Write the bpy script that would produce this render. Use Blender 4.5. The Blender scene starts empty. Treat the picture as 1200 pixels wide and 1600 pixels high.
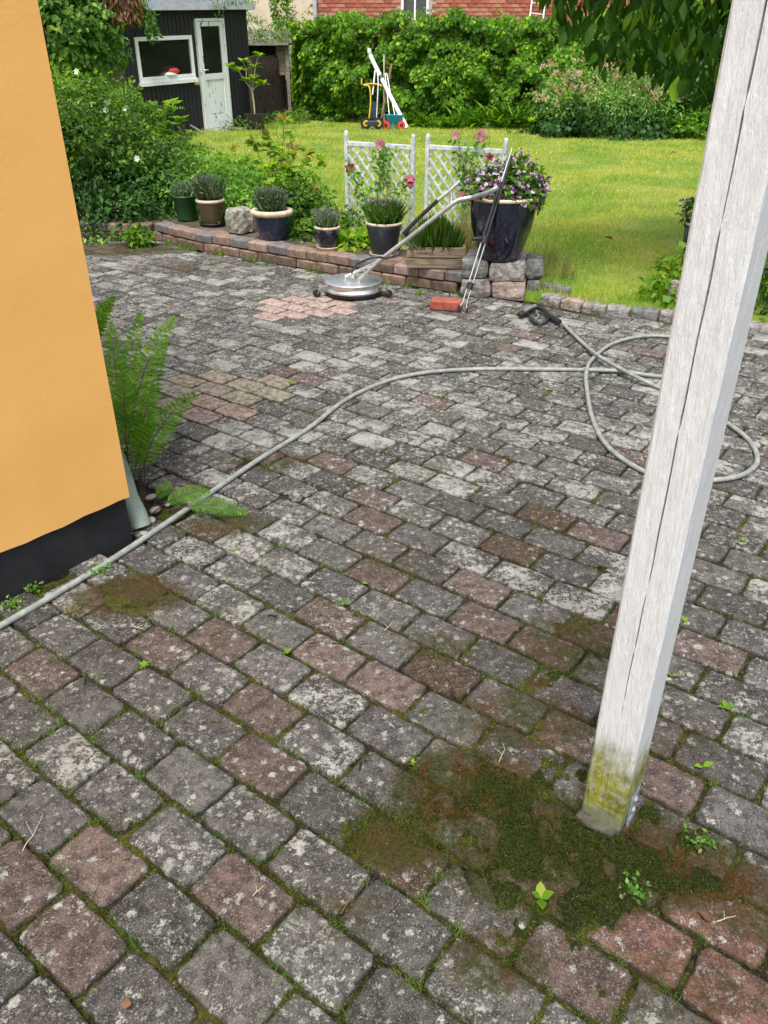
import bpy, math, random
import numpy as np
from mathutils import Vector, Matrix
random.seed(7); rng = np.random.default_rng(11)
S = bpy.context.scene; COL = S.collection; R = math.radians
# ------------------------------------------------------------------ camera, sky, sun, exposure
CH, CF, CP = 1.55, 1240.0, R(30.32)
cam = bpy.data.objects.new('camera', bpy.data.cameras.new('camera')); COL.objects.link(cam); S.camera = cam
cam.location = (0, 0, CH); cam.rotation_euler = (R(90) - CP, 0, 0)
cam.data.sensor_fit = 'VERTICAL'; cam.data.sensor_height = 36; cam.data.sensor_width = 27
cam.data.lens = 36 * CF / 1600; cam.data.clip_start = 0.05; cam.data.clip_end = 600
SUN_EL, SUN_AZ = R(66), R(192)          # compass azimuth of the sun, clockwise from +Y
w = bpy.data.worlds.new('World'); S.world = w; w.use_nodes = True
wn = w.node_tree; sky = wn.nodes.new('ShaderNodeTexSky'); sky.sky_type = 'NISHITA'; sky.sun_disc = False
sky.sun_elevation = SUN_EL; sky.sun_rotation = SUN_AZ; sky.dust_density = 4.0; sky.air_density = 1.0
bg = wn.nodes['Background']; bg.inputs['Strength'].default_value = 0.115
hs = wn.nodes.new('ShaderNodeHueSaturation'); hs.inputs['Saturation'].default_value = .45      # thin white overcast
wn.links.new(sky.outputs[0], hs.inputs['Color']); wn.links.new(hs.outputs[0], bg.inputs[0])
sl = bpy.data.lights.new('sun', 'SUN'); sl.energy = 1.5; sl.angle = R(14); sl.color = (1, .965, .91)
so = bpy.data.objects.new('sun', sl); COL.objects.link(so)
sd = Vector((math.sin(SUN_AZ) * math.cos(SUN_EL), math.cos(SUN_AZ) * math.cos(SUN_EL), math.sin(SUN_EL)))
so.rotation_euler = (-sd).to_track_quat('-Z', 'Y').to_euler(); so.location = (0, 0, 20)
S.view_settings.view_transform = 'Standard'; S.view_settings.look = 'None'
S.view_settings.exposure = 1.2; S.view_settings.gamma = 1; S.view_settings.use_curve_mapping = False
# ------------------------------------------------------------------ measuring helpers (where a sight line meets the place)
def ray(px, py):
    x = (px - 600) / CF; y = -(py - 800) / CF
    return np.array([x, math.cos(CP) + y * math.sin(CP), -math.sin(CP) + y * math.cos(CP)])
def at(px, py, z=0.0):
    d = ray(px, py); t = (z - CH) / d[2]; return np.array([0, 0, CH]) + d * t
def aty(px, py, Y):
    d = ray(px, py); return np.array([0, 0, CH]) + d * (Y / d[1])
def V(p): return np.array(p, float)
def unit(v): v = V(v); return v / (np.linalg.norm(v) + 1e-12)
# ------------------------------------------------------------------ value noise (vectorised)
def _h(i, j, k, s):
    n = (i * 374761393 + j * 668265263 + k * 2147483647 + s * 144665) & 0xffffffff
    n = ((n ^ (n >> 13)) * 1274126177) & 0xffffffff
    return ((n ^ (n >> 16)) & 0xffff) / 65535.0
def nz(P, sc=1.0, s=0):
    P = np.asarray(P, float) * sc
    if P.shape[-1] == 2: P = np.concatenate([P, np.zeros(P.shape[:-1] + (1,))], -1)
    i = np.floor(P).astype(np.int64); f = P - i; f = f * f * (3 - 2 * f); r = 0
    for a in (0, 1):
        for b in (0, 1):
            for c in (0, 1):
                wt = (f[..., 0] if a else 1 - f[..., 0]) * (f[..., 1] if b else 1 - f[..., 1]) * (f[..., 2] if c else 1 - f[..., 2])
                r = r + wt * _h(i[..., 0] + a, i[..., 1] + b, i[..., 2] + c, s)
    return r
def sst(x, a, b): t = np.clip((x - a) / (b - a), 0, 1); return t * t * (3 - 2 * t)
# ------------------------------------------------------------------ object helpers
def link(name, data, mat=None, parent=None):
    o = bpy.data.objects.new(name, data); COL.objects.link(o)
    if mat is not None:
        for m in (mat if isinstance(mat, (list, tuple)) else [mat]): data.materials.append(m)
    if parent is not None: o.parent = parent
    return o
def tag(o, label=None, cat=None, group=None, kind=None):
    if label: o['label'] = label
    if cat: o['category'] = cat
    if group: o['group'] = group
    if kind: o['kind'] = kind
    return o
def thing(name, label, cat, loc=(0, 0, 0), group=None, rz=0):
    o = bpy.data.objects.new(name, None); COL.objects.link(o); o.location = tuple(float(v) for v in loc); o.rotation_euler.z = rz
    o.empty_display_size = .1
    return tag(o, label, cat, group)
def npmesh(name, Vt, F, cols=None, smooth=False):
    me = bpy.data.meshes.new(name); Vt = np.asarray(Vt, np.float32); F = np.asarray(F, np.int32); k = F.shape[1]
    me.vertices.add(len(Vt)); me.vertices.foreach_set('co', Vt.ravel())
    me.loops.add(F.size); me.loops.foreach_set('vertex_index', F.ravel())
    me.polygons.add(len(F)); me.polygons.foreach_set('loop_start', np.arange(0, F.size, k, dtype=np.int32))
    if smooth: me.polygons.foreach_set('use_smooth', np.ones(len(F), bool))
    me.update(calc_edges=True)
    if cols is not None:
        ca = me.color_attributes.new('tint', 'FLOAT_COLOR', 'POINT'); ca.data.foreach_set('color', np.asarray(cols, np.float32).ravel())
    return me
class MB:
    def __init__(s): s.v = []; s.f = []; s.sm = []
    def add(s, vs, fs, sm=False):
        n = len(s.v); s.v += [tuple(float(c) for c in v) for v in vs]; s.f += [tuple(i + n for i in f) for f in fs]; s.sm += [sm] * len(fs); return s
    def box(s, c, sz, rot=None, bev=0.0, jit=0.0, seed=0):
        rr = random.Random(seed); hx, hy, hz = [a / 2 for a in sz]; b = min(bev, hx * .9, hy * .9, hz * .9)
        if b <= 0:
            vs = [(x, y, z) for z in (-hz, hz) for x, y in ((-hx, -hy), (hx, -hy), (hx, hy), (-hx, hy))]
            fs = [(3, 2, 1, 0), (4, 5, 6, 7), (0, 1, 5, 4), (1, 2, 6, 5), (2, 3, 7, 6), (3, 0, 4, 7)]
        else:
            vs = []
            for z, ins in ((-hz, b), (-hz + b, 0), (hz - b, 0), (hz, b)):
                ax, ay = hx - ins, hy - ins
                vs += [(-ax + b, -ay, z), (ax - b, -ay, z), (ax, -ay + b, z), (ax, ay - b, z), (ax - b, ay, z), (-ax + b, ay, z), (-ax, ay - b, z), (-ax, -ay + b, z)]
            fs = [tuple(range(7, -1, -1)), tuple(range(24, 32))]
            for r_ in range(3):
                for i in range(8): j = (i + 1) % 8; fs.append((r_ * 8 + i, r_ * 8 + j, r_ * 8 + 8 + j, r_ * 8 + 8 + i))
        if jit: vs = [tuple(q + rr.uniform(-jit, jit) for q in v) for v in vs]
        M = rot if rot is not None else Matrix.Identity(3)
        return s.add([tuple(M @ Vector(v) + Vector([float(q) for q in c])) for v in vs], fs)
    def bar(s, a, b, wd, th, up=(0, 0, 1), bev=0.0):
        a, b = V(a), V(b); x = unit(b - a); y = unit(np.cross(V(up), x)); z = np.cross(x, y)
        M = Matrix([[x[i], y[i], z[i]] for i in range(3)])
        return s.box((a + b) / 2, (np.linalg.norm(b - a), wd, th), M, bev)
    def tube(s, pts, rad, n=8, cap=True, sm=True):
        P = [V(p) for p in pts]; m = len(P); rad = [rad] * m if not hasattr(rad, '__len__') else list(rad)
        up = None; vs = []
        for i in range(m):
            t = unit(P[min(i + 1, m - 1)] - P[max(i - 1, 0)])
            if up is None: up = unit(np.cross(t, (0, 0, 1) if abs(t[2]) < .9 else (1, 0, 0)))
            u = unit(up - t * np.dot(up, t)); up = u; b = np.cross(t, u)
            for k in range(n):
                a = 2 * math.pi * k / n; vs.append(P[i] + rad[i] * (math.cos(a) * u + math.sin(a) * b))
        fs = [(i * n + k, i * n + (k + 1) % n, (i + 1) * n + (k + 1) % n, (i + 1) * n + k) for i in range(m - 1) for k in range(n)]
        s.add(vs, fs, sm)
        if cap: s.add(vs[:n], [tuple(range(n - 1, -1, -1))]); s.add(vs[-n:], [tuple(range(n))])
        return s
    def lathe(s, prof, n=32, c=(0, 0, 0), sm=True, wob=0):
        vs = []
        for r_, z in prof:
            for k in range(n):
                a = 2 * math.pi * k / n; q = r_ * (1 + wob * math.sin(3 * a + z * 9)); vs.append((c[0] + q * math.cos(a), c[1] + q * math.sin(a), c[2] + z))
        fs = [(i * n + k, i * n + (k + 1) % n, (i + 1) * n + (k + 1) % n, (i + 1) * n + k) for i in range(len(prof) - 1) for k in range(n)]
        return s.add(vs, fs, sm)
    def mesh(s, name):
        me = bpy.data.meshes.new(name); me.from_pydata(s.v, [], s.f); me.polygons.foreach_set('use_smooth', s.sm); me.update(); return me
    def build(s, name, mat, parent=None): return link(name, s.mesh(name), mat, parent)
def smooth_path(pts, k=8):
    P = [V(p) for p in pts]; out = []
    for i in range(len(P) - 1):
        p0, p1, p2, p3 = P[max(i - 1, 0)], P[i], P[i + 1], P[min(i + 2, len(P) - 1)]
        for j in range(k):
            t = j / k; out.append(.5 * ((2 * p1) + (-p0 + p2) * t + (2 * p0 - 5 * p1 + 4 * p2 - p3) * t * t + (-p0 + 3 * p1 - 3 * p2 + p3) * t ** 3))
    out.append(P[-1]); return out
# ------------------------------------------------------------------ leaves: many small folded faces at once
LEAF_V = np.array([(0, 0, 0), (-.5, .42, .10), (.5, .42, .10), (0, 1, -.04), (0, .45, -.04)]); LEAF_F = np.array([(0, 4, 1), (0, 2, 4), (1, 4, 3), (4, 2, 3)])
BLADE_V = np.array([(-.5, 0, 0), (.5, 0, 0), (0, 1, 0)]); BLADE_F = np.array([(0, 1, 2)])
def leaf_mesh(name, P, D, N, L, W, tv=None, tmpl='leaf', smooth=False):
    P = np.asarray(P, float); n = len(P); TV, TF = (LEAF_V, LEAF_F) if tmpl == 'leaf' else (BLADE_V, BLADE_F)
    D = D / (np.linalg.norm(D, axis=1, keepdims=True) + 1e-9); X = np.cross(D, N); X /= (np.linalg.norm(X, axis=1, keepdims=True) + 1e-9); Z = np.cross(X, D)
    L = np.broadcast_to(L, n)[:, None, None]; W = np.broadcast_to(W, n)[:, None, None]
    Vt = P[:, None] + X[:, None] * TV[None, :, 0:1] * W + D[:, None] * TV[None, :, 1:2] * L + Z[:, None] * TV[None, :, 2:3] * L
    F = TF[None] + (np.arange(n) * len(TV))[:, None, None]
    t = rng.random(n) if tv is None else tv
    c = np.stack([t, rng.random(n), rng.random(n), np.ones(n)], 1)
    return npmesh(name, Vt.reshape(-1, 3), F.reshape(-1, 3), np.repeat(c, len(TV), 0), smooth)
def leaves(name, P, D, N, L, W, mat, parent=None, tv=None, tmpl='leaf', kind='stuff'):
    o = link(name, leaf_mesh(name, P, D, N, L, W, tv, tmpl), mat, parent)
    if kind: o['kind'] = kind
    return o
def rdir(n): v = rng.normal(size=(n, 3)); return v / np.linalg.norm(v, axis=1, keepdims=True)
def blob_leaves(blobs, n, L, Wf=.55, droop=.4, shell=.72, gap=0.35, gsc=3.0, up=.5):
    """points spread through ellipsoids, thicker near the skin, thinned by noise so gaps show"""
    vol = np.array([b[3] * b[4] * b[5] for b in blobs]) ** .67; cnt = (n * vol / vol.sum()).astype(int); Ps, Ns = [], []
    for b, c in zip(blobs, cnt):
        d = rdir(int(c * 1.6) + 4); r = shell + (1.04 - shell) * rng.random(len(d)) ** .7; r[rng.random(len(d)) < .22] *= .75
        sc = V(b[3:6]); p = V(b[0:3]) + d * sc * (r * (1 + .40 * (nz(d * 1.0 + V(b[0:3]), 2.6, 5) - .5) * 2))[:, None]
        k = nz(p, gsc, 3) > gap; k |= rng.random(len(k)) < .25; p, d = p[k], d[k]; Ps.append(p[:c]); Ns.append((d / sc)[:c])
    P = np.concatenate(Ps); N = np.concatenate(Ns); N /= np.linalg.norm(N, axis=1, keepdims=True) + 1e-9
    m = len(P); D = N * .5 + rdir(m) * .7 + np.array([0, 0, -droop]); NN = N * .5 + np.array([0, 0, up]) + rdir(m) * .45
    Ls = L * (.6 + .7 * rng.random(m)); return P, D, NN, Ls, Ls * Wf
# ------------------------------------------------------------------ materials
def nodes(name):
    m = bpy.data.materials.new(name); m.use_nodes = True; return m, m.node_tree, m.node_tree.nodes['Principled BSDF']
def N_(t, ty, **kw):
    n = t.nodes.new(ty)
    for k, v in kw.items(): setattr(n, k, v)
    return n
def noise(t, vec, sc, det=3, rough=.55, out='Fac'):
    n = N_(t, 'ShaderNodeTexNoise'); n.inputs['Scale'].default_value = sc; n.inputs['Detail'].default_value = det; n.inputs['Roughness'].default_value = rough
    t.links.new(vec, n.inputs['Vector']); return n.outputs[out]
def ramp(t, fac, a, b, ca=(0, 0, 0, 1), cb=(1, 1, 1, 1)):
    n = N_(t, 'ShaderNodeMapRange', interpolation_type='SMOOTHSTEP'); n.inputs[1].default_value = a; n.inputs[2].default_value = b; t.links.new(fac, n.inputs[0]); return n.outputs[0]
def mixc(t, fac, a, b, mode='MIX'):
    n = N_(t, 'ShaderNodeMix', data_type='RGBA', blend_type=mode)
    for s_, v in ((n.inputs[0], fac), (n.inputs[6], a), (n.inputs[7], b)):
        if hasattr(v, 'links') or hasattr(v, 'is_linked'): t.links.new(v, s_)
        elif isinstance(v, (int, float)): s_.default_value = v
        else: s_.default_value = (*v[:3], 1)
    return n.outputs[2]
def mth(t, op, a, b=0.0):
    n = N_(t, 'ShaderNodeMath', operation=op)
    for s_, v in ((n.inputs[0], a), (n.inputs[1], b)):
        if isinstance(v, (int, float)): s_.default_value = v
        else: t.links.new(v, s_)
    return n.outputs[0]
def bump(t, b, h, strength=.4, dist=.005):
    n = N_(t, 'ShaderNodeBump'); n.inputs['Strength'].default_value = strength; n.inputs['Distance'].default_value = dist
    t.links.new(h, n.inputs['Height']); t.links.new(n.outputs[0], b.inputs['Normal'])
def wpos(t): return N_(t, 'ShaderNodeNewGeometry').outputs['Position']
def opos(t): return N_(t, 'ShaderNodeTexCoord').outputs['Object']
def scaled(t, vec, s):
    n = N_(t, 'ShaderNodeMapping'); n.inputs['Scale'].default_value = s; t.links.new(vec, n.inputs['Vector']); return n.outputs[0]
def pm(name, c1, c2=None, sc=8, rough=.7, bs=60, bst=.3, bd=.004, metal=0, det=4, lo=.35, hi=.65, stretch=None, spec=.5, coat=0):
    m, t, b = nodes(name); p = opos(t)
    if stretch: p = scaled(t, p, stretch)
    if c2 is not None: t.links.new(mixc(t, ramp(t, noise(t, p, sc, det), lo, hi), c1, c2), b.inputs['Base Color'])
    else: b.inputs['Base Color'].default_value = (*c1, 1)
    b.inputs['Roughness'].default_value = rough; b.inputs['Metallic'].default_value = metal; b.inputs['Specular IOR Level'].default_value = spec
    if coat: b.inputs['Coat Weight'].default_value = coat; b.inputs['Coat Roughness'].default_value = .08
    if bst: bump(t, b, noise(t, p, bs, 4), bst, bd)
    return m
def leafmat(name, c1, c2, c3=None, trans=.35, rough=.5, spec=.22, f3=.12):
    """c1..c2 by leaf, a share f3 of the leaves in c3 (young or dry ones, painted sunlit spots on shrubs)"""
    m, t, b = nodes(name); a = N_(t, 'ShaderNodeAttribute', attribute_name='tint'); sp = N_(t, 'ShaderNodeSeparateColor'); t.links.new(a.outputs['Color'], sp.inputs[0])
    c = mixc(t, sp.outputs[0], c1, c2)
    if c3 is not None: c = mixc(t, ramp(t, sp.outputs[1], 1 - f3 - .02, 1 - f3 + .02), c, c3)
    c = mixc(t, ramp(t, noise(t, wpos(t), 1.6, 2), .35, .65), mixc(t, 1.0, c, (.55, .62, .55), 'MULTIPLY'), c)
    t.links.new(c, b.inputs['Base Color']); b.inputs['Roughness'].default_value = rough; b.inputs['Specular IOR Level'].default_value = spec
    tr = N_(t, 'ShaderNodeBsdfTranslucent'); t.links.new(mixc(t, 1.0, c, (1.5, 1.6, .7), 'MULTIPLY'), tr.inputs[0])
    mx = N_(t, 'ShaderNodeMixShader'); mx.inputs[0].default_value = trans
    t.links.new(b.outputs[0], mx.inputs[1]); t.links.new(tr.outputs[0], mx.inputs[2]); t.links.new(mx.outputs[0], t.nodes['Material Output'].inputs[0]); return m
def paver_mat(name, attr):
    m, t, b = nodes(name); p = wpos(t)
    if attr: a = N_(t, 'ShaderNodeAttribute', attribute_name='tint'); tc, ta = a.outputs['Color'], a.outputs['Alpha']
    else: a = N_(t, 'ShaderNodeObjectInfo'); tc, ta = a.outputs['Color'], a.outputs['Alpha']
    # each stone its own piece of the pattern
    off = N_(t, 'ShaderNodeVectorMath', operation='MULTIPLY'); t.links.new(tc, off.inputs[0]); off.inputs[1].default_value = (91, 53, 77)
    ad = N_(t, 'ShaderNodeVectorMath', operation='ADD'); t.links.new(p, ad.inputs[0]); t.links.new(off.outputs[0], ad.inputs[1]); q = ad.outputs[0]
    col = mixc(t, ramp(t, noise(t, q, 34, 5, .65), .36, .64), mixc(t, 1.0, tc, (.50, .49, .48), 'MULTIPLY'), mixc(t, 1.0, tc, (1.35, 1.30, 1.24), 'MULTIPLY'))
    col = mixc(t, mth(t, 'MULTIPLY', ramp(t, noise(t, q, 260, 3, .75), .54, .66), .62), col, (.36, .32, .28))      # pale aggregate
    col = mixc(t, mth(t, 'MULTIPLY', ramp(t, noise(t, q, 420, 2, .7), .60, .44), .0), col, (.02, .02, .02))
    col = mixc(t, mth(t, 'MULTIPLY', ramp(t, noise(t, p, 230, 3, .75), .52, .64), .62), col, (.018, .016, .014))     # dark grit
    moss = ramp(t, noise(t, p, 7, 5, .62), .60, .72); col = mixc(t, mth(t, 'MULTIPLY', moss, .7), col, (.045, .036, .016))
    ea = N_(t, 'ShaderNodeAttribute', attribute_name='edge'); grime = ramp(t, mth(t, 'ADD', mth(t, 'MULTIPLY', ea.outputs['Fac'], .55), mth(t, 'ADD', mth(t, 'MULTIPLY', noise(t, p, 20, 4, .65), .5), mth(t, 'MULTIPLY', noise(t, p, 90, 3, .7), .25))), .68, .98)
    col = mixc(t, mth(t, 'MULTIPLY', grime, .8), col, mixc(t, ramp(t, noise(t, p, 13, 3), .42, .6), (.022, .018, .012), (.038, .040, .012)))
    film = None
    for (bx, by, ax, ay, st_) in ((.42, 1.14, .36, .20, 1.0), (.03, 1.19, .15, .11, .9), (.20, 1.33, .24, .16, .85), (.62, 1.10, .28, .12, .9), (.55, 1.85, .26, .24, .55), (-.84, 2.10, .26, .15, .8), (.18, 1.85, .22, .14, .5), (.22, .90, .16, .10, .6), (-.62, 2.55, .26, .14, .6), (-.50, 3.1, .30, .16, .6), (-2.4, 7.3, .8, .35, .8), (.85, 1.0, .3, .12, .6), (.38, 1.55, .30, .22, .55), (-.1, 1.0, .2, .12, .45), (.75, 1.5, .25, .18, .45), (.05, 2.3, .4, .25, .4), (-.45, 1.9, .3, .2, .35), (.6, .85, .3, .15, .45), (-.3, 1.25, .2, .15, .35), (.1, 3.0, .6, .3, .35), (-1.6, 6.6, .9, .4, .45), (1.2, 2.4, .35, .25, .35)):
        cv = N_(t, 'ShaderNodeVectorMath', operation='SUBTRACT'); t.links.new(p, cv.inputs[0]); cv.inputs[1].default_value = (bx, by, 0); sv = N_(t, 'ShaderNodeVectorMath', operation='MULTIPLY'); t.links.new(cv.outputs[0], sv.inputs[0]); sv.inputs[1].default_value = (1 / ax, 1 / ay, 0); ln = N_(t, 'ShaderNodeVectorMath', operation='LENGTH'); t.links.new(sv.outputs[0], ln.inputs[0]); k_ = mth(t, 'MULTIPLY', ramp(t, ln.outputs['Value'], 1.35, .25), st_); film = k_ if film is None else mth(t, 'MAXIMUM', film, k_)
    fcol = mixc(t, ramp(t, noise(t, p, 9, 4), .38, .62), mixc(t, ramp(t, noise(t, p, 120, 4, .75), .35, .65), (.010, .013, .003), (.052, .055, .009)), mixc(t, ramp(t, noise(t, p, 140, 4, .75), .35, .65), (.026, .015, .007), (.085, .048, .016)))
    film = ramp(t, mth(t, 'ADD', mth(t, 'MULTIPLY', film, .75), mth(t, 'ADD', mth(t, 'MULTIPLY', noise(t, p, 24, 5, .7), .5), mth(t, 'MULTIPLY', noise(t, p, 110, 4, .75), .35))), .64, .90)
    # lichen: crusts of two sizes, edges broken by fine noise
    big = noise(t, q, 30, 6, .74); sm_ = noise(t, q, 78, 5, .76)
    ta = mth(t, 'MULTIPLY', ta, mth(t, 'ADD', .55, mth(t, 'MULTIPLY', ramp(t, noise(t, q, 6, 3), .35, .62), .65))); th = mth(t, 'MULTIPLY', ta, .21)
    l1 = ramp(t, mth(t, 'ADD', big, th), .685, .735); l2 = ramp(t, mth(t, 'ADD', sm_, th), .675, .725); lich = mth(t, 'MAXIMUM', l1, l2)
    wq = N_(t, 'ShaderNodeVectorMath', operation='ADD'); t.links.new(q, wq.inputs[0]); wn_ = N_(t, 'ShaderNodeVectorMath', operation='SCALE'); t.links.new(noise(t, q, 95, 6, .8, 'Color'), wn_.inputs[0]); wn_.inputs['Scale'].default_value = .045; t.links.new(wn_.outputs[0], wq.inputs[1])
    for vs_, cut, th0 in ((42, .34, .58), (95, .26, .56), (13, .16, .80)):
        vo = N_(t, 'ShaderNodeTexVoronoi'); vo.inputs['Scale'].default_value = vs_; t.links.new(wq.outputs[0], vo.inputs['Vector']); sc_ = N_(t, 'ShaderNodeSeparateColor'); t.links.new(vo.outputs['Color'], sc_.inputs[0])
        rad = mth(t, 'MULTIPLY', mth(t, 'SUBTRACT', mth(t, 'ADD', sc_.outputs[0], mth(t, 'MULTIPLY', ta, cut)), th0), .95); sp_t = mth(t, 'SUBTRACT', rad, vo.outputs['Distance']); lich = mth(t, 'MAXIMUM', lich, ramp(t, mth(t, 'ADD', sp_t, mth(t, 'MULTIPLY', mth(t, 'SUBTRACT', noise(t, p, 210, 3, .75), .5), .7)), -.03, .08))
    lc = mixc(t, ramp(t, noise(t, p, 14, 2), .35, .65), (.34, .34, .305), (.56, .54, .48)); lc = mixc(t, ramp(t, noise(t, p, 240, 2), .4, .65), lc, (.27, .27, .25))
    lc = mixc(t, .22, lc, tc)
    al = N_(t, 'ShaderNodeMath', operation='GREATER_THAN'); t.links.new(ta, al.inputs[0]); al.inputs[1].default_value = .02
    lich = mth(t, 'MULTIPLY', mth(t, 'MULTIPLY', lich, al.outputs[0]), .92)
    lich = mth(t, 'MULTIPLY', mth(t, 'MULTIPLY', lich, mth(t, 'SUBTRACT', 1.0, mth(t, 'MULTIPLY', grime, .5))), mth(t, 'SUBTRACT', 1.0, mth(t, 'MULTIPLY', film, .85))); col = mixc(t, mth(t, 'MULTIPLY', film, .9), col, fcol); t.links.new(mixc(t, lich, col, lc), b.inputs['Base Color']); b.inputs['Roughness'].default_value = .93; b.inputs['Specular IOR Level'].default_value = .22
    h = mth(t, 'ADD', mth(t, 'MULTIPLY', noise(t, q, 300, 4, .7), .8), mth(t, 'ADD', mth(t, 'MULTIPLY', noise(t, q, 40, 4), 1.2), mth(t, 'MULTIPLY', lich, .25)))
    bump(t, b, h, .95, .005); return m
M = {}
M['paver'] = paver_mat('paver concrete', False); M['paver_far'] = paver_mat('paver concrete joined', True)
def soil_mat():
    m, t, b = nodes('joint soil and moss'); a = N_(t, 'ShaderNodeAttribute', attribute_name='tint'); sp = N_(t, 'ShaderNodeSeparateColor'); t.links.new(a.outputs['Color'], sp.inputs[0]); p = wpos(t)
    soil = mixc(t, ramp(t, noise(t, p, 60, 4, .7), .4, .75), (.010, .009, .006), (.052, .040, .026))
    g = mixc(t, ramp(t, noise(t, p, 18, 4), .35, .62), (.020, .024, .005), (.060, .062, .009)); g = mixc(t, ramp(t, noise(t, p, 130, 3, .7), .48, .72), g, (.13, .125, .022))
    c = mixc(t, ramp(t, mth(t, 'ADD', mth(t, 'MULTIPLY', sp.outputs[0], .6), noise(t, p, 22, 4)), .60, .82), soil, g)
    orange = mixc(t, ramp(t, noise(t, p, 160, 3, .7), .35, .7), (.040, .020, .006), (.105, .055, .014)); c = mixc(t, ramp(t, mth(t, 'ADD', mth(t, 'MULTIPLY', sp.outputs[1], .7), noise(t, p, 14, 4)), .72, .88), c, orange)
    dark = mixc(t, ramp(t, noise(t, p, 150, 3, .7), .4, .7), (.012, .017, .003), (.045, .060, .008)); c = mixc(t, ramp(t, mth(t, 'ADD', mth(t, 'MULTIPLY', sp.outputs[2], .7), noise(t, p, 16, 4)), .72, .88), c, dark)
    c = mixc(t, ramp(t, noise(t, p, 260, 2, .7), .655, .70), c, (.36, .31, .21))
    t.links.new(c, b.inputs['Base Color']); b.inputs['Roughness'].default_value = .95; b.inputs['Specular IOR Level'].default_value = .15
    bump(t, b, mth(t, 'ADD', noise(t, p, 120, 4, .75), noise(t, p, 350, 3, .7)), .9, .006); return m
M['soil'] = soil_mat()
M['stucco'] = pm('yellow lime render', (.78, .420, .120), (.87, .490, .148), 3.2, .88, 70, .16, .004, lo=.2, hi=.8, spec=.2, det=8)
M['plinth'] = pm('black plinth paint', (.011, .012, .014), (.022, .023, .026), 5, .75, 45, .35, .004, spec=.3)
M['granite'] = pm('granite', (.13, .12, .115), (.33, .30, .28), 26, .85, 60, .8, .010, det=6)
M['lichen_stone'] = pm('lichened granite', (.12, .12, .09), (.36, .36, .30), 34, .9, 70, .8, .008, det=6)
M['bracket'] = pm('dull zinc bracket', (.20, .22, .25), (.32, .34, .37), 30, .7, 90, .3, .001)
M['footing'] = pm('dark footing stone', (.03, .03, .024), (.085, .08, .06), 26, .95, 60, .8, .010)
M['redbrick'] = pm('red brick', (.26, .055, .03), (.36, .10, .06), 20, .85, 90, .5, .003)
M['metal'] = pm('brushed steel', (.70, .71, .69), (.80, .81, .79), 12, .38, 100, .05, .001, metal=1)
M['alu'] = pm('dull aluminium', (.55, .55, .54), (.66, .66, .65), 20, .42, 60, .08, .001, metal=.9)
M['black'] = pm('black rubber and plastic', (.012, .012, .013), (.022, .022, .024), 30, .45, 80, .12, .001)
M['hose'] = pm('grey hose rubber', (.20, .215, .195), (.30, .31, .285), 30, .55, 140, .25, .001)
M['glaze_blue'] = pm('dark blue glaze', (.010, .016, .040), (.016, .026, .060), 5, .14, 8, .04, .002, coat=.5)
M['glaze_midnight'] = pm('midnight glaze', (.006, .008, .020), (.010, .013, .032), 5, .10, 8, .04, .002, coat=.6)
M['plastic_dark'] = pm('anthracite plastic', (.020, .026, .034), (.028, .036, .046), 9, .42, 60, .1, .001)
M['cream'] = pm('unglazed cream clay', (.48, .38, .26), (.60, .50, .37), 20, .75, 60, .25, .002)
M['brownpot'] = pm('olive brown glaze', (.085, .065, .035), (.13, .10, .055), 8, .3, 40, .15, .002)
M['greenpot'] = pm('green plastic', (.012, .075, .018), (.018, .095, .025), 8, .4, 40, .05, .001)
M['potsoil'] = pm('potting soil', (.02, .015, .01), (.06, .045, .03), 60, .95, 90, .8, .01)
M['oldwood'] = pm('weathered crate wood', (.15, .105, .065), (.34, .27, .19), 6, .85, 40, .6, .003, stretch=(1.2, 14, 14))
M['greywood'] = pm('silvered board', (.16, .145, .12), (.30, .28, .24), 5, .9, 30, .6, .004, stretch=(1, 12, 12))
M['blackwood'] = pm('black stained board', (.005, .006, .008), (.013, .0135, .016), 6, .7, 30, .5, .004, stretch=(14, 14, 1.2))
M['darkfence'] = pm('dark brown fence board', (.018, .013, .010), (.075, .055, .042), 7, .85, 30, .6, .004, stretch=(14, 14, 1.0))
M['white'] = pm('white paint', (.72, .73, .72), (.80, .81, .80), 10, .5, 60, .15, .001)
M['trelliswhite'] = pm('weathered white trellis paint', (.42, .47, .48), (.66, .69, .69), 22, .6, 90, .25, .001)
M['flakewhite'] = pm('flaking white paint', (.70, .74, .73), (.22, .22, .20), 16, .7, 60, .6, .003, lo=.58, hi=.68, stretch=(1, 1, .35))
M['felt'] = pm('grey roofing felt', (.10, .115, .135), (.16, .175, .19), 12, .85, 120, .4, .003)
M['steelblue'] = pm('galvanised downpipe', (.34, .37, .40), (.44, .47, .50), 6, .5, 50, .1, .001)
M['plaster'] = pm('beige plaster', (.52, .42, .31), (.64, .54, .42), 1.2, .9, 30, .3, .004)
M['mortar'] = pm('lime mortar', (.36, .31, .26), (.46, .41, .35), 14, .95, 80, .5, .004)
M['bark'] = pm('bark', (.055, .042, .030), (.13, .105, .075), 14, .9, 40, .7, .006, stretch=(4, 4, 1))
M['stem'] = pm('green stem', (.07, .10, .025), (.13, .12, .05), 20, .7, 60, .2, .001)
M['darkstem'] = pm('dark stem', (.03, .02, .015), (.06, .04, .03), 20, .7, 60, .2, .001)
M['earth'] = pm('bare earth', (.05, .038, .024), (.12, .095, .06), 5, .95, 60, .8, .012)
M['dark'] = pm('dark interior', (.008, .009, .008), (.014, .015, .013), 3, .9, 20, 0)
M['pipegreen'] = pm('grey green drainpipe plastic', (.14, .19, .15), (.25, .30, .25), 9, .5, 60, .15, .001)
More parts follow.
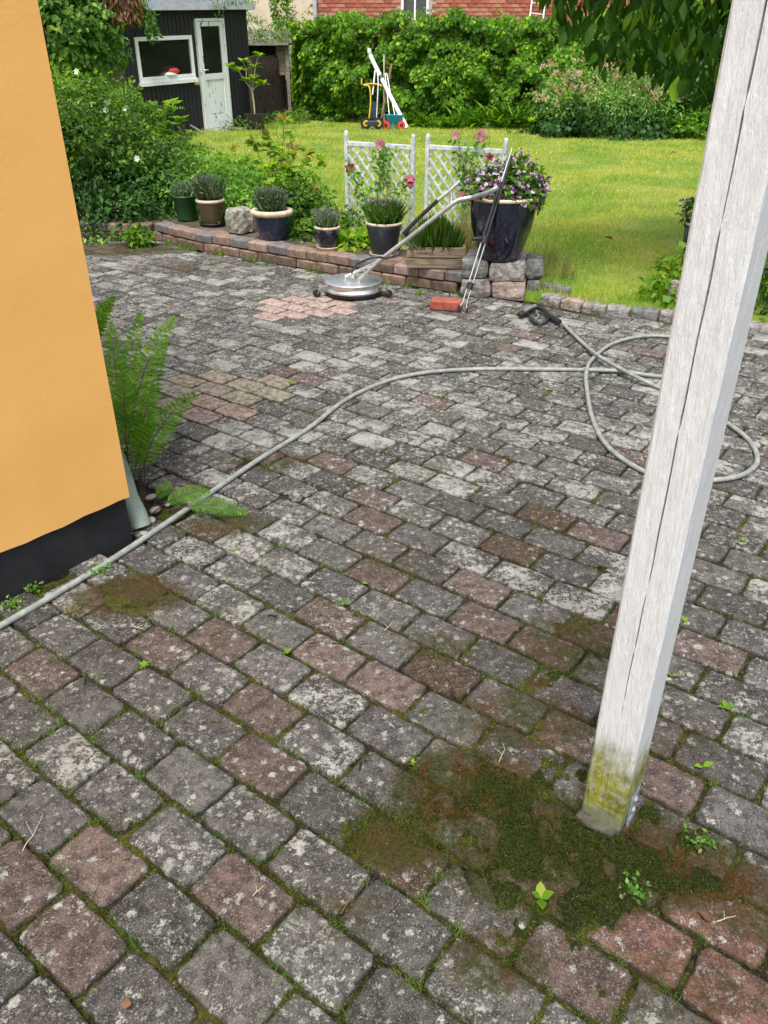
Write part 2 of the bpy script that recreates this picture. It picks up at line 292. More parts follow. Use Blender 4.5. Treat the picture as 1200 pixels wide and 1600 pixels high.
M['pebble'] = pm('pale pebble', (.20, .18, .15), (.36, .33, .29), 15, .75, 40, .3, .003)
M['yellow'] = pm('yellow plastic', (.55, .36, .03), (.62, .42, .05), 9, .5, 40, .05, .001)
M['teal'] = pm('teal plastic', (.010, .22, .32), (.016, .27, .38), 9, .45, 40, .05, .001)
M['red'] = pm('red plastic', (.55, .04, .025), (.62, .06, .035), 9, .5, 40, .05, .001)
M['bamboo'] = pm('pale cane', (.40, .36, .24), (.52, .48, .34), 9, .6, 40, .1, .001)
M['handle_wood'] = pm('brown wooden handle', (.12, .065, .035), (.20, .12, .07), 9, .7, 40, .2, .001)
M['nav'] = pm('navy body', (.02, .025, .06), (.03, .035, .08), 9, .5, 40, .05, .001)
m, t, b = nodes('window glass'); b.inputs['Base Color'].default_value = (.02, .025, .02, 1); b.inputs['Roughness'].default_value = .04; b.inputs['Alpha'].default_value = .45; M['glass'] = m
bump(t, b, noise(t, opos(t), 3, 2), .05, .01)
def post_mat():
    m, t, b = nodes('weathered white post paint'); p = opos(t); g = scaled(t, p, (1, 1, .09)); dg = N_(t, 'ShaderNodeMapping'); dg.inputs['Rotation'].default_value = (R(35), R(35), 0); dg.inputs['Scale'].default_value = (1, 1, .2); t.links.new(p, dg.inputs['Vector'])
    c = mixc(t, ramp(t, noise(t, g, 95, 5, .65), .30, .70), (.58, .60, .61), (.67, .69, .70))
    c = mixc(t, mth(t, 'MULTIPLY', ramp(t, noise(t, dg.outputs[0], 120, 4, .7), .55, .68), .55), c, (.70, .71, .71))
    c = mixc(t, mth(t, 'MULTIPLY', ramp(t, noise(t, p, 240, 3, .7), .56, .70), .35), c, (.42, .42, .41))
    c = mixc(t, mth(t, 'MULTIPLY', ramp(t, noise(t, g, 160, 4, .7), .70, .76), .55), c, (.30, .30, .29))
    sp = N_(t, 'ShaderNodeSeparateXYZ'); t.links.new(p, sp.inputs[0]); z = sp.outputs[2]; nn = noise(t, scaled(t, p, (1, 1, .4)), 28, 4, .65)
    zz = mth(t, 'ADD', z, mth(t, 'MULTIPLY', nn, -.22)); zz = mth(t, 'ADD', zz, mth(t, 'MULTIPLY', sp.outputs[0], .25))
    al = ramp(t, zz, .17, .05); sh = ramp(t, noise(t, p, 45, 4, .7), .40, .56); ac = mixc(t, ramp(t, noise(t, p, 20, 3), .35, .6), (.12, .135, .008), (.25, .25, .022))
    c = mixc(t, mth(t, 'MULTIPLY', al, mth(t, 'ADD', mth(t, 'MULTIPLY', sh, .25), .75)), c, ac)
    c = mixc(t, mth(t, 'MULTIPLY', ramp(t, mth(t, 'ADD', z, mth(t, 'MULTIPLY', nn, -.07)), .02, -.02), .8), c, (.16, .17, .12))
    t.links.new(c, b.inputs['Base Color']); b.inputs['Roughness'].default_value = .72; b.inputs['Specular IOR Level'].default_value = .3
    bump(t, b, mth(t, 'ADD', noise(t, g, 130, 5, .7), mth(t, 'MULTIPLY', noise(t, dg.outputs[0], 90, 4, .7), .9)), .9, .0045); return m
M['post'] = post_mat()
def lawn_mat():
    m, t, b = nodes('lawn ground'); p = wpos(t)
    c = mixc(t, ramp(t, noise(t, p, 1.1, 4), .35, .65), (.14, .25, .015), (.33, .35, .05)); c = mixc(t, ramp(t, noise(t, p, 26, 5, .7), .35, .7), mixc(t, 1.0, c, (.55, .6, .5), 'MULTIPLY'), c)
    c = mixc(t, mth(t, 'MULTIPLY', ramp(t, noise(t, p, 5, 4, .7), .60, .72), .6), c, (.30, .24, .09))
    t.links.new(c, b.inputs['Base Color']); b.inputs['Roughness'].default_value = .9; bump(t, b, noise(t, p, 60, 4, .7), .8, .02); return m
M['lawn'] = lawn_mat()
def grass_mat():
    m, t, b = nodes('grass blade'); p = wpos(t); a = N_(t, 'ShaderNodeAttribute', attribute_name='tint'); sp = N_(t, 'ShaderNodeSeparateColor'); t.links.new(a.outputs['Color'], sp.inputs[0])
    c = mixc(t, ramp(t, mth(t, 'ADD', mth(t, 'MULTIPLY', noise(t, p, 1.6, 6, .68), .8), mth(t, 'MULTIPLY', sp.outputs[0], .2)), .38, .62), (.18, .36, .020), (.52, .52, .085)); c = mixc(t, mth(t, 'MULTIPLY', sp.outputs[1], .45), c, mixc(t, 1.0, c, (.5, .65, .5), 'MULTIPLY'))
    c = mixc(t, mth(t, 'MULTIPLY', ramp(t, mth(t, 'ADD', noise(t, p, 2.4, 5, .7), mth(t, 'MULTIPLY', sp.outputs[2], .1)), .57, .70), .8), c, (.50, .42, .13))
    t.links.new(c, b.inputs['Base Color']); b.inputs['Roughness'].default_value = .55; b.inputs['Specular IOR Level'].default_value = .3
    tr = N_(t, 'ShaderNodeBsdfTranslucent'); t.links.new(mixc(t, 1.0, c, (1.4, 1.5, .7), 'MULTIPLY'), tr.inputs[0]); mx = N_(t, 'ShaderNodeMixShader'); mx.inputs[0].default_value = .35
    t.links.new(b.outputs[0], mx.inputs[1]); t.links.new(tr.outputs[0], mx.inputs[2]); t.links.new(mx.outputs[0], t.nodes['Material Output'].inputs[0]); return m
M['grass'] = grass_mat()
L_ = lambda n, *a, **k: M.__setitem__(n, leafmat(n, *a, **k))
L_('ivy leaf', (0.052, 0.156, 0.0104), (0.1365, 0.3055, 0.0182), (0.338, 0.52, 0.026), f3=.20, trans=.4)
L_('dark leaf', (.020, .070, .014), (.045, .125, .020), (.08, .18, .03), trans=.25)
L_('shrub leaf', (0.0375, 0.1125, 0.0175), (0.0938, 0.2063, 0.025), (0.2125, 0.325, 0.0375), f3=.28)  # brighter share of leaves paints sunlit spots into the shrub
L_('light leaf', (0.13, 0.286, 0.0182), (0.247, 0.429, 0.026), (0.39, 0.481, 0.039), f3=.15, trans=.45)
L_('soft leaf', (0.0938, 0.2313, 0.0375), (0.175, 0.35, 0.0525), (0.275, 0.45, 0.075), f3=.2, trans=.4)
L_('climber leaf', (0.078, 0.192, 0.036), (0.15, 0.3, 0.054), (0.288, 0.432, 0.084), f3=.2, trans=.35)
L_('hanging leaf', (.020, .062, .006), (.045, .115, .010), (.14, .24, .015), f3=.06, trans=.4, rough=.6, spec=.12)  # darkened leaf colour, shade of the canopy above painted in
L_('fern leaf', (.12, .30, .028), (.22, .42, .038), (.32, .50, .06), trans=.45)
L_('lavender leaf', (.15, .24, .12), (.26, .36, .20), (.34, .42, .24), trans=.2, rough=.7)
L_('lavender bud', (.16, .14, .21), (.26, .23, .31), (.34, .33, .34), trans=.2, rough=.8)
L_('grass leaf', (.09, .22, .025), (.17, .33, .04), (.28, .26, .10), trans=.35)
L_('dry grass', (.22, .20, .08), (.34, .29, .14), (.14, .20, .04), trans=.3)
L_('dry leaf', (.17, .085, .045), (.30, .15, .09), (.34, .22, .14), trans=.2, rough=.8)
L_('pansy petal', (.10, .02, .17), (.26, .05, .26), (.62, .54, .64), f3=.36, trans=.3, rough=.7)
L_('pink petal', (.62, .16, .26), (.72, .26, .36), (.75, .38, .44), trans=.35, rough=.6)
L_('magenta petal', (.30, .012, .07), (.40, .03, .12), (.45, .06, .16), trans=.3, rough=.6)
L_('white petal', (.72, .74, .66), (.82, .83, .78), (.8, .8, .6), trans=.3, rough=.7)
L_('rosy leaf', (.72, .34, .36), (.82, .55, .54), (.50, .50, .25), f3=.35, trans=.3)
L_('young leaf', (.34, .22, .07), (.44, .34, .10), (.28, .36, .06), f3=.4, trans=.4)
L_('variegated leaf', (.09, .25, .030), (.20, .38, .060), (.42, .50, .20), f3=.2, trans=.3)
L_('tiny moss', (.030, .046, .004), (.095, .125, .010), (.14, .075, .018), f3=.14, trans=.2, rough=.8)
L_('weed leaf', (.10, .21, .03), (.17, .30, .05), (.28, .25, .12), f3=.15, trans=.4)
# ------------------------------------------------------------------ the lie of the land
EDGE = np.array([(-6, 7.9), (-3.2, 7.8), (-2.06, 7.72), (-1.72, 7.38), (-.85, 6.78), (0, 6.20), (.60, 5.86), (1.10, 5.60), (1.43, 5.34), (1.87, 5.15), (2.6, 4.80), (4, 4.2), (9, 3.2)])
def edge(x): return np.interp(x, EDGE[:, 0], EDGE[:, 1])
def tz(x, y):
    d = y - edge(x); lawn = .035 + .075 * sst(d, 0, 2.2); bed = .125 - .02 * sst(d, .6, 2.5); k = sst(x, 1.0, .55); return lawn * (1 - k) + bed * k
CC = at(207, 841)[:2]; DL = unit(at(0, 946)[:2] - CC); DB = V([DL[1], -DL[0]]); ZP = float(aty(200, 777, CC[1])[2]); ZL = float(aty(0, 872, at(0, 946)[1])[2]); LL = float(np.linalg.norm(at(0, 946)[:2] - CC))
def in_house(x, y, m=0.0):
    a = (x - CC[0]) * DL[0] + (y - CC[1]) * DL[1]; c = (x - CC[0]) * DB[0] + (y - CC[1]) * DB[1]; return (a > -m) & (c > -m)
# ground far out to the horizon
g = npmesh('ground', [(-250, -250, -.09), (250, -250, -.09), (250, 400, -.09), (-250, 400, -.09)], [(0, 1, 2, 3)]); tag(link('ground', g, M['earth']), kind='structure')
# lawn sheet
xs = np.linspace(-7, 11, 181); us = np.concatenate([[-.0], np.cumsum(.035 * 1.055 ** np.arange(70))]); us = us / us[-1] * 22
X, U = np.meshgrid(xs, us); Y = edge(X) + .07 + U; Z = tz(X, Y) + .012 * (nz(np.stack([X, Y], -1), 3, 2) - .5) * 2; Z[0] -= .12
idx = np.arange(X.size).reshape(X.shape); F = np.stack([idx[:-1, :-1], idx[:-1, 1:], idx[1:, 1:], idx[1:, :-1]], -1).reshape(-1, 4)
tag(link('lawn', npmesh('lawn', np.stack([X, Y, Z], -1).reshape(-1, 3), F, smooth=True), M['lawn']), kind='structure')
n = 150000; yy = 5.2 * (19.5 / 5.2) ** rng.random(n); xx = (rng.random(n) * 1.25 - .62) * (yy * .863 + .7) * (600 / CF) * 2 * .92
yy += (rng.random(n) - .5) * .2; k = (yy > edge(xx) + .08) & ~((xx < 1.0) & (yy < edge(xx) + .55)) ; xx, yy = xx[k], yy[k]; n = len(xx)
sc = yy / 6.0; hh = (.018 + .028 * rng.random(n)) * (.45 + .7 * nz(np.stack([xx, yy], -1), 1.7, 8) + .7 * nz(np.stack([xx, yy], -1), 7, 9) ** 2) * sc ** .35
near = (yy < edge(xx) + .35) & (xx > 1.0); hh[near] *= 1.5
leaves('grass', np.stack([xx, yy, tz(xx, yy) - .003], 1), np.stack([rng.normal(0, .45, n), rng.normal(0, .45, n), np.ones(n)], 1), np.stack([rng.normal(0, .5, n), -np.ones(n), np.zeros(n)], 1), hh, .0045 * sc ** .9, M['grass'], tmpl='blade')
tag(bpy.data.objects['grass'], 'short sunlit yellow green grass of the lawn', 'grass', kind='stuff')
n = 420; cx_ = rng.uniform(0, 6, n); cy_ = rng.uniform(6, 17, n); kk = (nz(np.stack([cx_, cy_], 1), .9, 77) > .52) & (cy_ > edge(cx_) + .2); cx_, cy_ = cx_[kk], cy_[kk]; n = len(cx_)
P = np.repeat(np.stack([cx_, cy_, tz(cx_, cy_) + .035], 1), 4, 0); leaves('clover_flowers', P, rdir(4 * n) + V([0, 0, .5]), rdir(4 * n), .016, .012, M['white petal'])
tag(bpy.data.objects['clover_flowers'], 'tiny white clover flowers scattered in the lawn', 'flowers', kind='stuff')
xs_ = np.linspace(-6.5, .62, 90); us_ = np.linspace(.0, 1, 26); X, U = np.meshgrid(xs_, us_); wdt = 1.9 + .5 * (nz(np.stack([X, X * 0], -1), 1.4, 3) - .5) - 1.3 * sst(X, -1.2, .3); Y = edge(X) + U * wdt + .03
Z = tz(X, Y) + .012 + .010 * nz(np.stack([X, Y], -1), 9, 4); Z[-1] -= .03; Z[0] -= .16; idx = np.arange(X.size).reshape(X.shape); F = np.stack([idx[:-1, :-1], idx[:-1, 1:], idx[1:, 1:], idx[1:, :-1]], -1).reshape(-1, 4)
tag(link('planting_bed', npmesh('planting_bed', np.stack([X, Y, Z], -1).reshape(-1, 3), F, smooth=True), M['earth']), kind='structure')
# ------------------------------------------------------------------ patio: soil sheet, then one stone at a time
PHI = -.64751; PA, PB = .21148, .13906; CU = V([math.cos(PHI), math.sin(PHI)]); CV = V([-math.sin(PHI), math.cos(PHI)]); Y0 = .93093
FR = {-4: .93, -3: .43, -2: .887, -1: .312, 0: .856, 1: .214, 2: .757, 3: .216, 4: .668, 5: .188, 6: .567, 7: .03, 8: .432, 9: .91, 10: .38, 11: .878, 12: .361, 13: .808}
def frac(j):
    if j in FR: return FR[j]
    rr = random.Random(j * 7 + 1); b = 13 if j > 13 else -4; f = FR[b]
    return (f + (j - b) * .5 - .045 * (j - b) / 1.0 * .5 + rr.uniform(-.06, .06)) % 1
BLOBS = [(.43, 1.13, .25, .145, .020, 0, .8), (.02, 1.19, .12, .085, .014, .35, .3), (.21, 1.31, .17, .10, .012, .7, .3), (.64, 1.11, .20, .085, .012, .85, .2), (.34, 1.00, .15, .07, .013, 0, .5), (.27, 1.18, .14, .09, .010, .4, .4), (.50, .96, .12, .06, .008, .2, .5),
         (-.86, 2.08, .16, .09, .012, .2, .3), (.18, .92, .07, .05, .010, 0, .4), (.19, 1.82, .09, .05, .009, .25, .2), (.56, 1.95, .10, .06, .009, .4, .2), (.35, 1.30, .14, .10, .010, .4, .6),
         (-.75, 2.2, .10, .05, .010, .5, .2), (.58, 1.37, .08, .05, .010, .1, .6), (.10, 1.62, .10, .05, .007, .2, .2), (-.47, 3.05, .12, .07, .009, .2, .1), (.55, 1.02, .14, .05, .007, .7, .3), (-.62, 2.5, .14, .07, .008, .2, .2), (.42, 1.72, .10, .05, .009, .4, .3)]
ys = [.55]
while ys[-1] < 8.2: ys.append(ys[-1] + .0065 + .0075 * ys[-1] * .9)
ys = np.array(ys); xs = np.arange(0, 1.0001, 1 / 330.)
X = np.array([(-.5 + xs * 1.0) * 1.35 * (y * .863 + .9) for y in ys]); Y = np.repeat(ys[:, None], len(xs), 1)
YE = edge(X); Y = np.minimum(Y, YE + .02); P2 = np.stack([X, Y], -1)
Z = -.0135 + .009 * (nz(P2, 22, 4) - .5) * 2 + .008 * (nz(P2, 5, 6) - .5) * 2 + .004 * (nz(P2, 70, 9) - .5) * 2 + .0025 * (nz(P2, 160, 19) - .5)
ms = nz(P2, 3.2, 12) * .6 + nz(P2, 11, 13) * .5; org = np.zeros_like(X); drk = np.zeros_like(X)
for (bx, by, ax, ay, h, o_, d_) in BLOBS:
    q = ((X - bx) / ax) ** 2 + ((Y - by) / ay) ** 2; m_ = np.clip(1.15 - q + (nz(P2, 16, 21) - .5) * 1.9 + (nz(P2, 45, 22) - .5) * 1.5 + (nz(P2, 110, 29) - .5) * .9, 0, 1.1); m_ = sst(m_, 0.0, .9)
    Z += m_ * (h * .72 + .000 + .007 * (nz(P2, 60, 23) - .4) + .004 * nz(P2, 140, 25)); ms = np.maximum(ms, m_); org = np.maximum(org, m_ * o_); drk = np.maximum(drk, m_ * d_)
far_fill = sst(Y, 3, 6); Z -= .006 * far_fill
idx = np.arange(X.size).reshape(X.shape); F = np.stack([idx[:-1, :-1], idx[:-1, 1:], idx[1:, 1:], idx[1:, :-1]], -1).reshape(-1, 4)
cols = np.stack([ms, org, drk, np.ones_like(ms)], -1).reshape(-1, 4)
patio = tag(link('patio', npmesh('patio', np.stack([X, Y, Z], -1).reshape(-1, 3), F, cols, True), M['soil']), kind='structure')
def surf_z(x, y): j = int(np.clip(np.searchsorted(ys, y), 0, len(ys) - 1)); i = int(np.argmin(np.abs(X[j] - x))); return float(Z[j, i])
def paver_template(seed, n=20, rings=4):
    rr = random.Random(seed); a, c, r_ = .2030 / 2, .1310 / 2, .016; pts = []
    for q in range(4):
        sx, sy = ((1, 1), (-1, 1), (-1, -1), (1, -1))[q]; k = n // 4
        for i in range(k):
            an = q * math.pi / 2 + math.pi / 2 * i / (k - 1) if k > 1 else q * math.pi / 2 + math.pi / 4
            pts.append([sx * (a - r_) + r_ * math.cos(an), sy * (c - r_) + r_ * math.sin(an)])
    # long sides get a middle point through the corner points' spread; roughen the outline
    out = []
    for i, p in enumerate(pts):
        q = pts[(i + 1) % len(pts)]; out.append(p); L = math.dist(p, q)
        if L > .03:
            for s_ in range(1, 4 if n >= 20 else 2): f_ = s_ / (4 if n >= 20 else 2); out.append([p[0] + (q[0] - p[0]) * f_, p[1] + (q[1] - p[1]) * f_])
    out = [[p[0] + rr.uniform(-.0028, .0028), p[1] + rr.uniform(-.0028, .0028)] for p in out]; m_ = len(out); vs = []; fs = []
    prof = [(1.0, 1.0, -.045), (1.0, 1.0, -.0065), (.975, .962, -.0015), (.90, .86, .0006), (.55, .5, .001)] if rings == 4 else [(1, 1, -.03), (1, 1, -.004), (.94, .92, 0)]
    for kx, ky, z in prof:
        for p in out: vs.append((p[0] * kx, p[1] * ky, z + (rr.uniform(-.0012, .0012) if z > -.01 else 0)))
    for i in range(len(prof) - 1):
        for j in range(m_): k = (j + 1) % m_; fs.append((i * m_ + j, i * m_ + k, (i + 1) * m_ + k, (i + 1) * m_ + j))
    b_ = (len(prof) - 1) * m_; vs.append((0, 0, .001)); fs += [(b_ + j, b_ + (j + 1) % m_, len(vs) - 1) for j in range(m_)]
    w_ = {5: (1, 1, .85, .3, 0), 3: (1, 1, .45)}[len(prof)]; ed = [w_[k] for k in range(len(prof)) for _ in range(m_)] + [0.0]; return vs, fs, ed
reds = [at(*p)[:2] for p in [(410, 1110), (413, 1205), (591, 893), (517, 962), (515, 1020), (590, 1065), (750, 915), (100, 1050), (145, 1355), (345, 1375), (1100, 1010), (1110, 1065), (880, 1140), (840, 1015), (100, 1440), (1050, 1225), (940, 1500), (1150, 1500), (650, 1165), (740, 985), (280, 1010), (60, 1390), (700, 850), (1180, 1420), (860, 1230), (320, 1000), (620, 870)]]
bright = [at(*p)[:2] for p in [(1020, 1455), (1080, 1420), (835, 1475), (1160, 1520)]]
browns = [at(*p)[:2] for p in [(820, 860), (690, 1050), (900, 985), (620, 1310), (200, 930), (760, 1190), (1000, 970), (860, 800)]]
clean = [at(*p)[:2] for p in [(425, 473), (475, 470), (520, 478), (440, 488), (490, 487), (535, 490), (460, 496), (505, 496), (550, 480), (575, 478), (400, 485)]]
holes = [at(*p)[:2] for p in [(232, 770), (262, 800), (212, 800)]]
near = []; farp = []
CZ0 = at(215, 600)[:2]; 
for j in range(-9, 62):
    for i in range(-45, 45):
        u = (i + frac(j)) * PA; v = Y0 + j * PB; x, y = CU * u + CV * v
        if y < .5 or y > float(edge(x)) - .045: continue
        if in_house(x, y, -.02): continue
        dc = y * math.cos(CP) + CH * math.sin(CP); px = 600 + CF * x / dc; py = 800 - CF * ((y * math.sin(CP) - CH * math.cos(CP)) / dc)
        if px < -190 or px > 1400 or py > 1800: continue
        if min(math.dist((x, y), h) for h in holes) < .075: continue
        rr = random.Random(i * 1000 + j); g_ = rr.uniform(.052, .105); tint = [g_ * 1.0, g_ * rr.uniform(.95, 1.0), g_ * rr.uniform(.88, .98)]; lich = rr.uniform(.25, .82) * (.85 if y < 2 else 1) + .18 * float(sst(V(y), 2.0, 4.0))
        dr = lambda L: min(math.dist((x, y), q) for q in L)
        if dr(reds) < .072 or (rr.random() < .06 and y > 2.2): g_ = max(g_, .075) * 1.1; tint = [g_ * 1.15, g_ * .82, g_ * .74]; lich *= rr.uniform(.4, .9)
        if dr(bright) < .07: tint = [.150, .078, .062]; lich = .5
        if dr(browns) < .075: tint = [.062, .040, .026]; lich = .12
        if ((x - at(478, 481)[0]) / .36) ** 2 + ((y - at(478, 481)[1]) / .27) ** 2 < 1: q_ = rr.uniform(.9, 1.08); tint = [.42 * q_, .305 * q_, .272 * q_]; lich = rr.uniform(.35, .6)
        e = ((x - at(325, 615)[0]) / .42) ** 2 + ((y - at(325, 615)[1]) / .33) ** 2
        if e < 1: tint = [rr.uniform(.27, .33), rr.uniform(.225, .27), rr.uniform(.185, .22)]; lich = rr.uniform(.15, .35)
        dp = math.dist((x, y), (.5, 1.2))
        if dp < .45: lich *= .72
        inview = -60 < px < 1260 and 330 < py < 1660
        near.append((0 if inview else 1, math.hypot(x, y - .2), i, j, x, y, tint, lich, rr))
near.sort(key=lambda q: (q[0], q[1])); tm = []
for s_ in range(14): vs, fs, ed = paver_template(s_); mb = MB(); mb.add(vs, fs, True); me = mb.mesh('paver'); me.attributes.new('edge', 'FLOAT', 'POINT').data.foreach_set('value', np.array(ed, np.float32)); me.materials.append(M['paver']); tm.append(me)
FV, FF, FC, FE = [], [], [], []; tf = [paver_template(100 + s_, 12, 2) for s_ in range(10)]; tn = [paver_template(s_) for s_ in range(14)]; nb = 0; cnt = 0
for (_, d_, i, j, x, y, tint, lich, rr) in near:
    rz = PHI + rr.uniform(-.022, .022) + (math.pi if rr.random() < .5 else 0); rx, ry = rr.uniform(-.012, .012), rr.uniform(-.012, .012); dz = rr.uniform(-.0028, .0028); x += rr.uniform(-.002, .002); y += rr.uniform(-.002, .002)
    if cnt < 300:
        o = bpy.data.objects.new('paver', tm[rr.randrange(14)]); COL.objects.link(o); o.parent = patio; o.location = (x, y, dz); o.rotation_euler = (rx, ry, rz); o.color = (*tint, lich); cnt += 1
    else:
        vs, fs, ed = (tn if d_ < 3.2 else tf)[rr.randrange(10)]; Mx = (Matrix.Translation((x, y, dz)) @ Matrix.Rotation(rz, 4, 'Z') @ Matrix.Rotation(rx, 4, 'X')); A = np.array(Mx)[:3, :3]; vv = np.array(vs) @ A.T + np.array([x, y, dz])
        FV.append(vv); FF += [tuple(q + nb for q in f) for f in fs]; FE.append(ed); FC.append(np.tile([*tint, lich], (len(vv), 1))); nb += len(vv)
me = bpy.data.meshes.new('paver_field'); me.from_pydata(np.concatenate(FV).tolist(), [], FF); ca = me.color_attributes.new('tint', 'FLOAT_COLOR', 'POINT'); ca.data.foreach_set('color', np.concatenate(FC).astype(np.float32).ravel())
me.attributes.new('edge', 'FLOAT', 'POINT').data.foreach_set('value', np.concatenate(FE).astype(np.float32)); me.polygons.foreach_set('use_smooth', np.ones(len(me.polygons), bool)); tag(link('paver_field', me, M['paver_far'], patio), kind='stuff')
# weeds and moss fuzz in the joints
def joint_points(n, ymax=7.5, ymin=.75, seed=1):
    r2 = np.random.default_rng(seed); out = []
    while len(out) < n:
        y = ymin * (ymax / ymin) ** r2.random(); x = r2.uniform(-.55, .55) * (y * .863 + .8) * 1.05
        if y > edge(x) - .05 or in_house(x, y): continue
        v = (-x * math.sin(PHI) + y * math.cos(PHI) - Y0) / PB; u = (x * math.cos(PHI) + y * math.sin(PHI)); j = int(np.floor(v + .5)); 
        if r2.random() < .7:
            v2 = j + .5 + r2.uniform(-.04, .04); p = CU * u + CV * (Y0 + v2 * PB)
        else:
            uu = (math.floor(u / PA - frac(j)) + frac(j) + .5 + r2.uniform(-.03, .03)) * PA; p = CU * uu + CV * (Y0 + (v) * PB)
        if nz(V([[p[0], p[1]]]), 2.6, 31)[0] < .42 and r2.random() < .75: continue
        if not in_house(p[0], p[1]): out.append(p)
    return np.array(out)
def tufts(name, centres, per, h, wd, spread, mat, label, cat, parent=None, z0=-.004, lean=.8):
    c = np.repeat(centres, per, 0); n = len(c); dist = np.maximum(1, np.linalg.norm(c, axis=1) / 2.2)
    size = np.repeat(.5 + rng.random(len(centres)), per); off = rng.normal(0, spread, (n, 2)) * size[:, None]
    P = np.concatenate([c + off, np.full((n, 1), z0)], 1); D = np.concatenate([rng.normal(0, lean, (n, 2)), np.ones((n, 1))], 1)
    o = leaves(name, P, D, rdir(n), h * size * (.5 + rng.random(n)), wd * dist ** .6, mat, parent, tmpl='blade'); tag(o, label, cat); return o
jp = joint_points(460, seed=3)
tufts('joint_weeds', jp, 26, .017, .0016, .009, M['weed leaf'], 'little green weeds sprouting in the joints between the paving stones', 'weeds')
jp = joint_points(2200, ymax=6.5, seed=5); n = 14; c = np.repeat(jp, n, 0) + rng.normal(0, .008, (len(jp) * n, 2)); P = np.concatenate([c, np.full((len(c), 1), -.005)], 1)
o = leaves('joint_moss', P, np.concatenate([rng.normal(0, .7, (len(c), 2)), np.ones((len(c), 1))], 1), rdir(len(c)), .007, .0025, M['tiny moss'], tmpl='blade'); tag(o, 'olive and yellow green moss filling the paving joints', 'moss')
# moss cushions' fuzz
ps = []
for (bx, by, ax, ay, h, o_, d_) in BLOBS:
    n = int(60000 * ax * ay / .03 * .5) if by < 1.5 else int(9000 * ax * ay / .03); a = rng.normal(0, .62, (n, 2)) * [ax, ay] + [bx, by]; ps.append(a)
ps = np.concatenate(ps)[:60000]; jj = np.clip(np.searchsorted(ys, ps[:, 1]), 0, len(ys) - 1); ii = np.clip(((ps[:, 0] / (1.35 * (ys[jj] * .863 + .9)) + .5) * 330).astype(int), 0, 330); zz = Z[jj, ii]
k = (zz > -.002) | (rng.random(len(ps)) < .45); ps, zz = ps[k], np.maximum(zz[k], .0012); n = len(ps); o = leaves('moss_cushions', np.stack([ps[:, 0], ps[:, 1], zz - .002], 1), np.concatenate([rng.normal(0, .6, (n, 2)), np.ones((n, 1))], 1), rdir(n), .004 + .004 * rng.random(n), .0022, M['tiny moss'], tmpl='blade')
tag(o, 'dark green and rusty moss cushions around the foot of the white post', 'moss')
# grit and crumbs
jp = rng.uniform([-1.2, .7], [1.5, 3.6], (1500, 2)); n = len(jp); k = ~in_house(jp[:, 0], jp[:, 1]); jp = jp[k]; n = len(jp); P = np.concatenate([jp, np.full((n, 1), .0035)], 1)
o = leaves('crumbs', P, rdir(n) * [1, 1, .15], np.tile([0, 0, 1.], (n, 1)), .003 + .006 * rng.random(n) ** 3, .003, M['dry leaf']); tag(o, 'dry crumbs and plant bits strewn over the paving', 'debris')
# ------------------------------------------------------------------ the yellow house corner
h = thing('yellow_house', 'yellow rendered house corner with black painted plinth at the left edge', 'house', (CC[0], CC[1], 0))
def prism(poly, z0, z1, origin=(0, 0)):
    mb = MB(); k = len(poly); vs = [(p[0] - origin[0], p[1] - origin[1], z) for z in (z0, z1) for p in poly]; mb.add(vs, [tuple(range(k - 1, -1, -1)), tuple(range(k, 2 * k))] + [(i, (i + 1) % k, k + (i + 1) % k, k + i) for i in range(k)]); return mb
def house_poly(e): c = CC - (DL + DB) * e; return [c, c + DB * 4.5, c + DB * 4.5 + DL * 4, c + DL * 4]
hw = house_poly(.012); mb = MB(); k0 = [(p[0] - CC[0], p[1] - CC[1]) for p in hw]
# wall: gently uneven lower edge, as rendered by hand; subdivided for the uneven plaster
nx_, nz_ = 90, 40; e0, e1 = V(k0[0]), V(k0[3]); G = []
for a in range(nx_ + 1):
    for b_ in range(nz_ + 1):
        s_ = a / nx_; q = e0 + (e1 - e0) * s_; zb = max(ZP + (ZL - ZP) * (s_ * 4 / LL), ZL - .02); zb += .0025 * math.sin(s_ * 60) + .002 * math.sin(s_ * 171); z_ = zb + (3.3 - zb) * (b_ / nz_) ** 1.5
        wv = .004 * (float(nz(V([[s_ * 4, z_, 0]]), 3.5, 3)[0]) - .5) * min(1, s_ * 12); G.append((q[0] + DB[0] * wv, q[1] + DB[1] * wv, z_))
mb.add(G, [(a * (nz_ + 1) + b_, a * (nz_ + 1) + b_ + 1, (a + 1) * (nz_ + 1) + b_ + 1, (a + 1) * (nz_ + 1) + b_) for a in range(nx_) for b_ in range(nz_)], True)
e2, e3 = V(k0[1]), V(k0[2]); zz0 = ZP - .03
mb.add([(*e0, ZP), (*e2, zz0), (*e2, 3.3), (*e0, 3.3)], [(0, 1, 2, 3)]); mb.add([(*e2, zz0), (*e3, zz0), (*e3, 3.3), (*e2, 3.3), (*e1, 3.3), (*e0, 3.3), (*e1, zz0), (*e0, ZP)], [(0, 1, 2, 3), (3, 2, 4, 5), (1, 6, 4, 2)])
mb.build('wall', M['stucco'], h); prism(house_poly(0), -.05, ZP + .03, CC).build('plinth', M['plinth'], h)
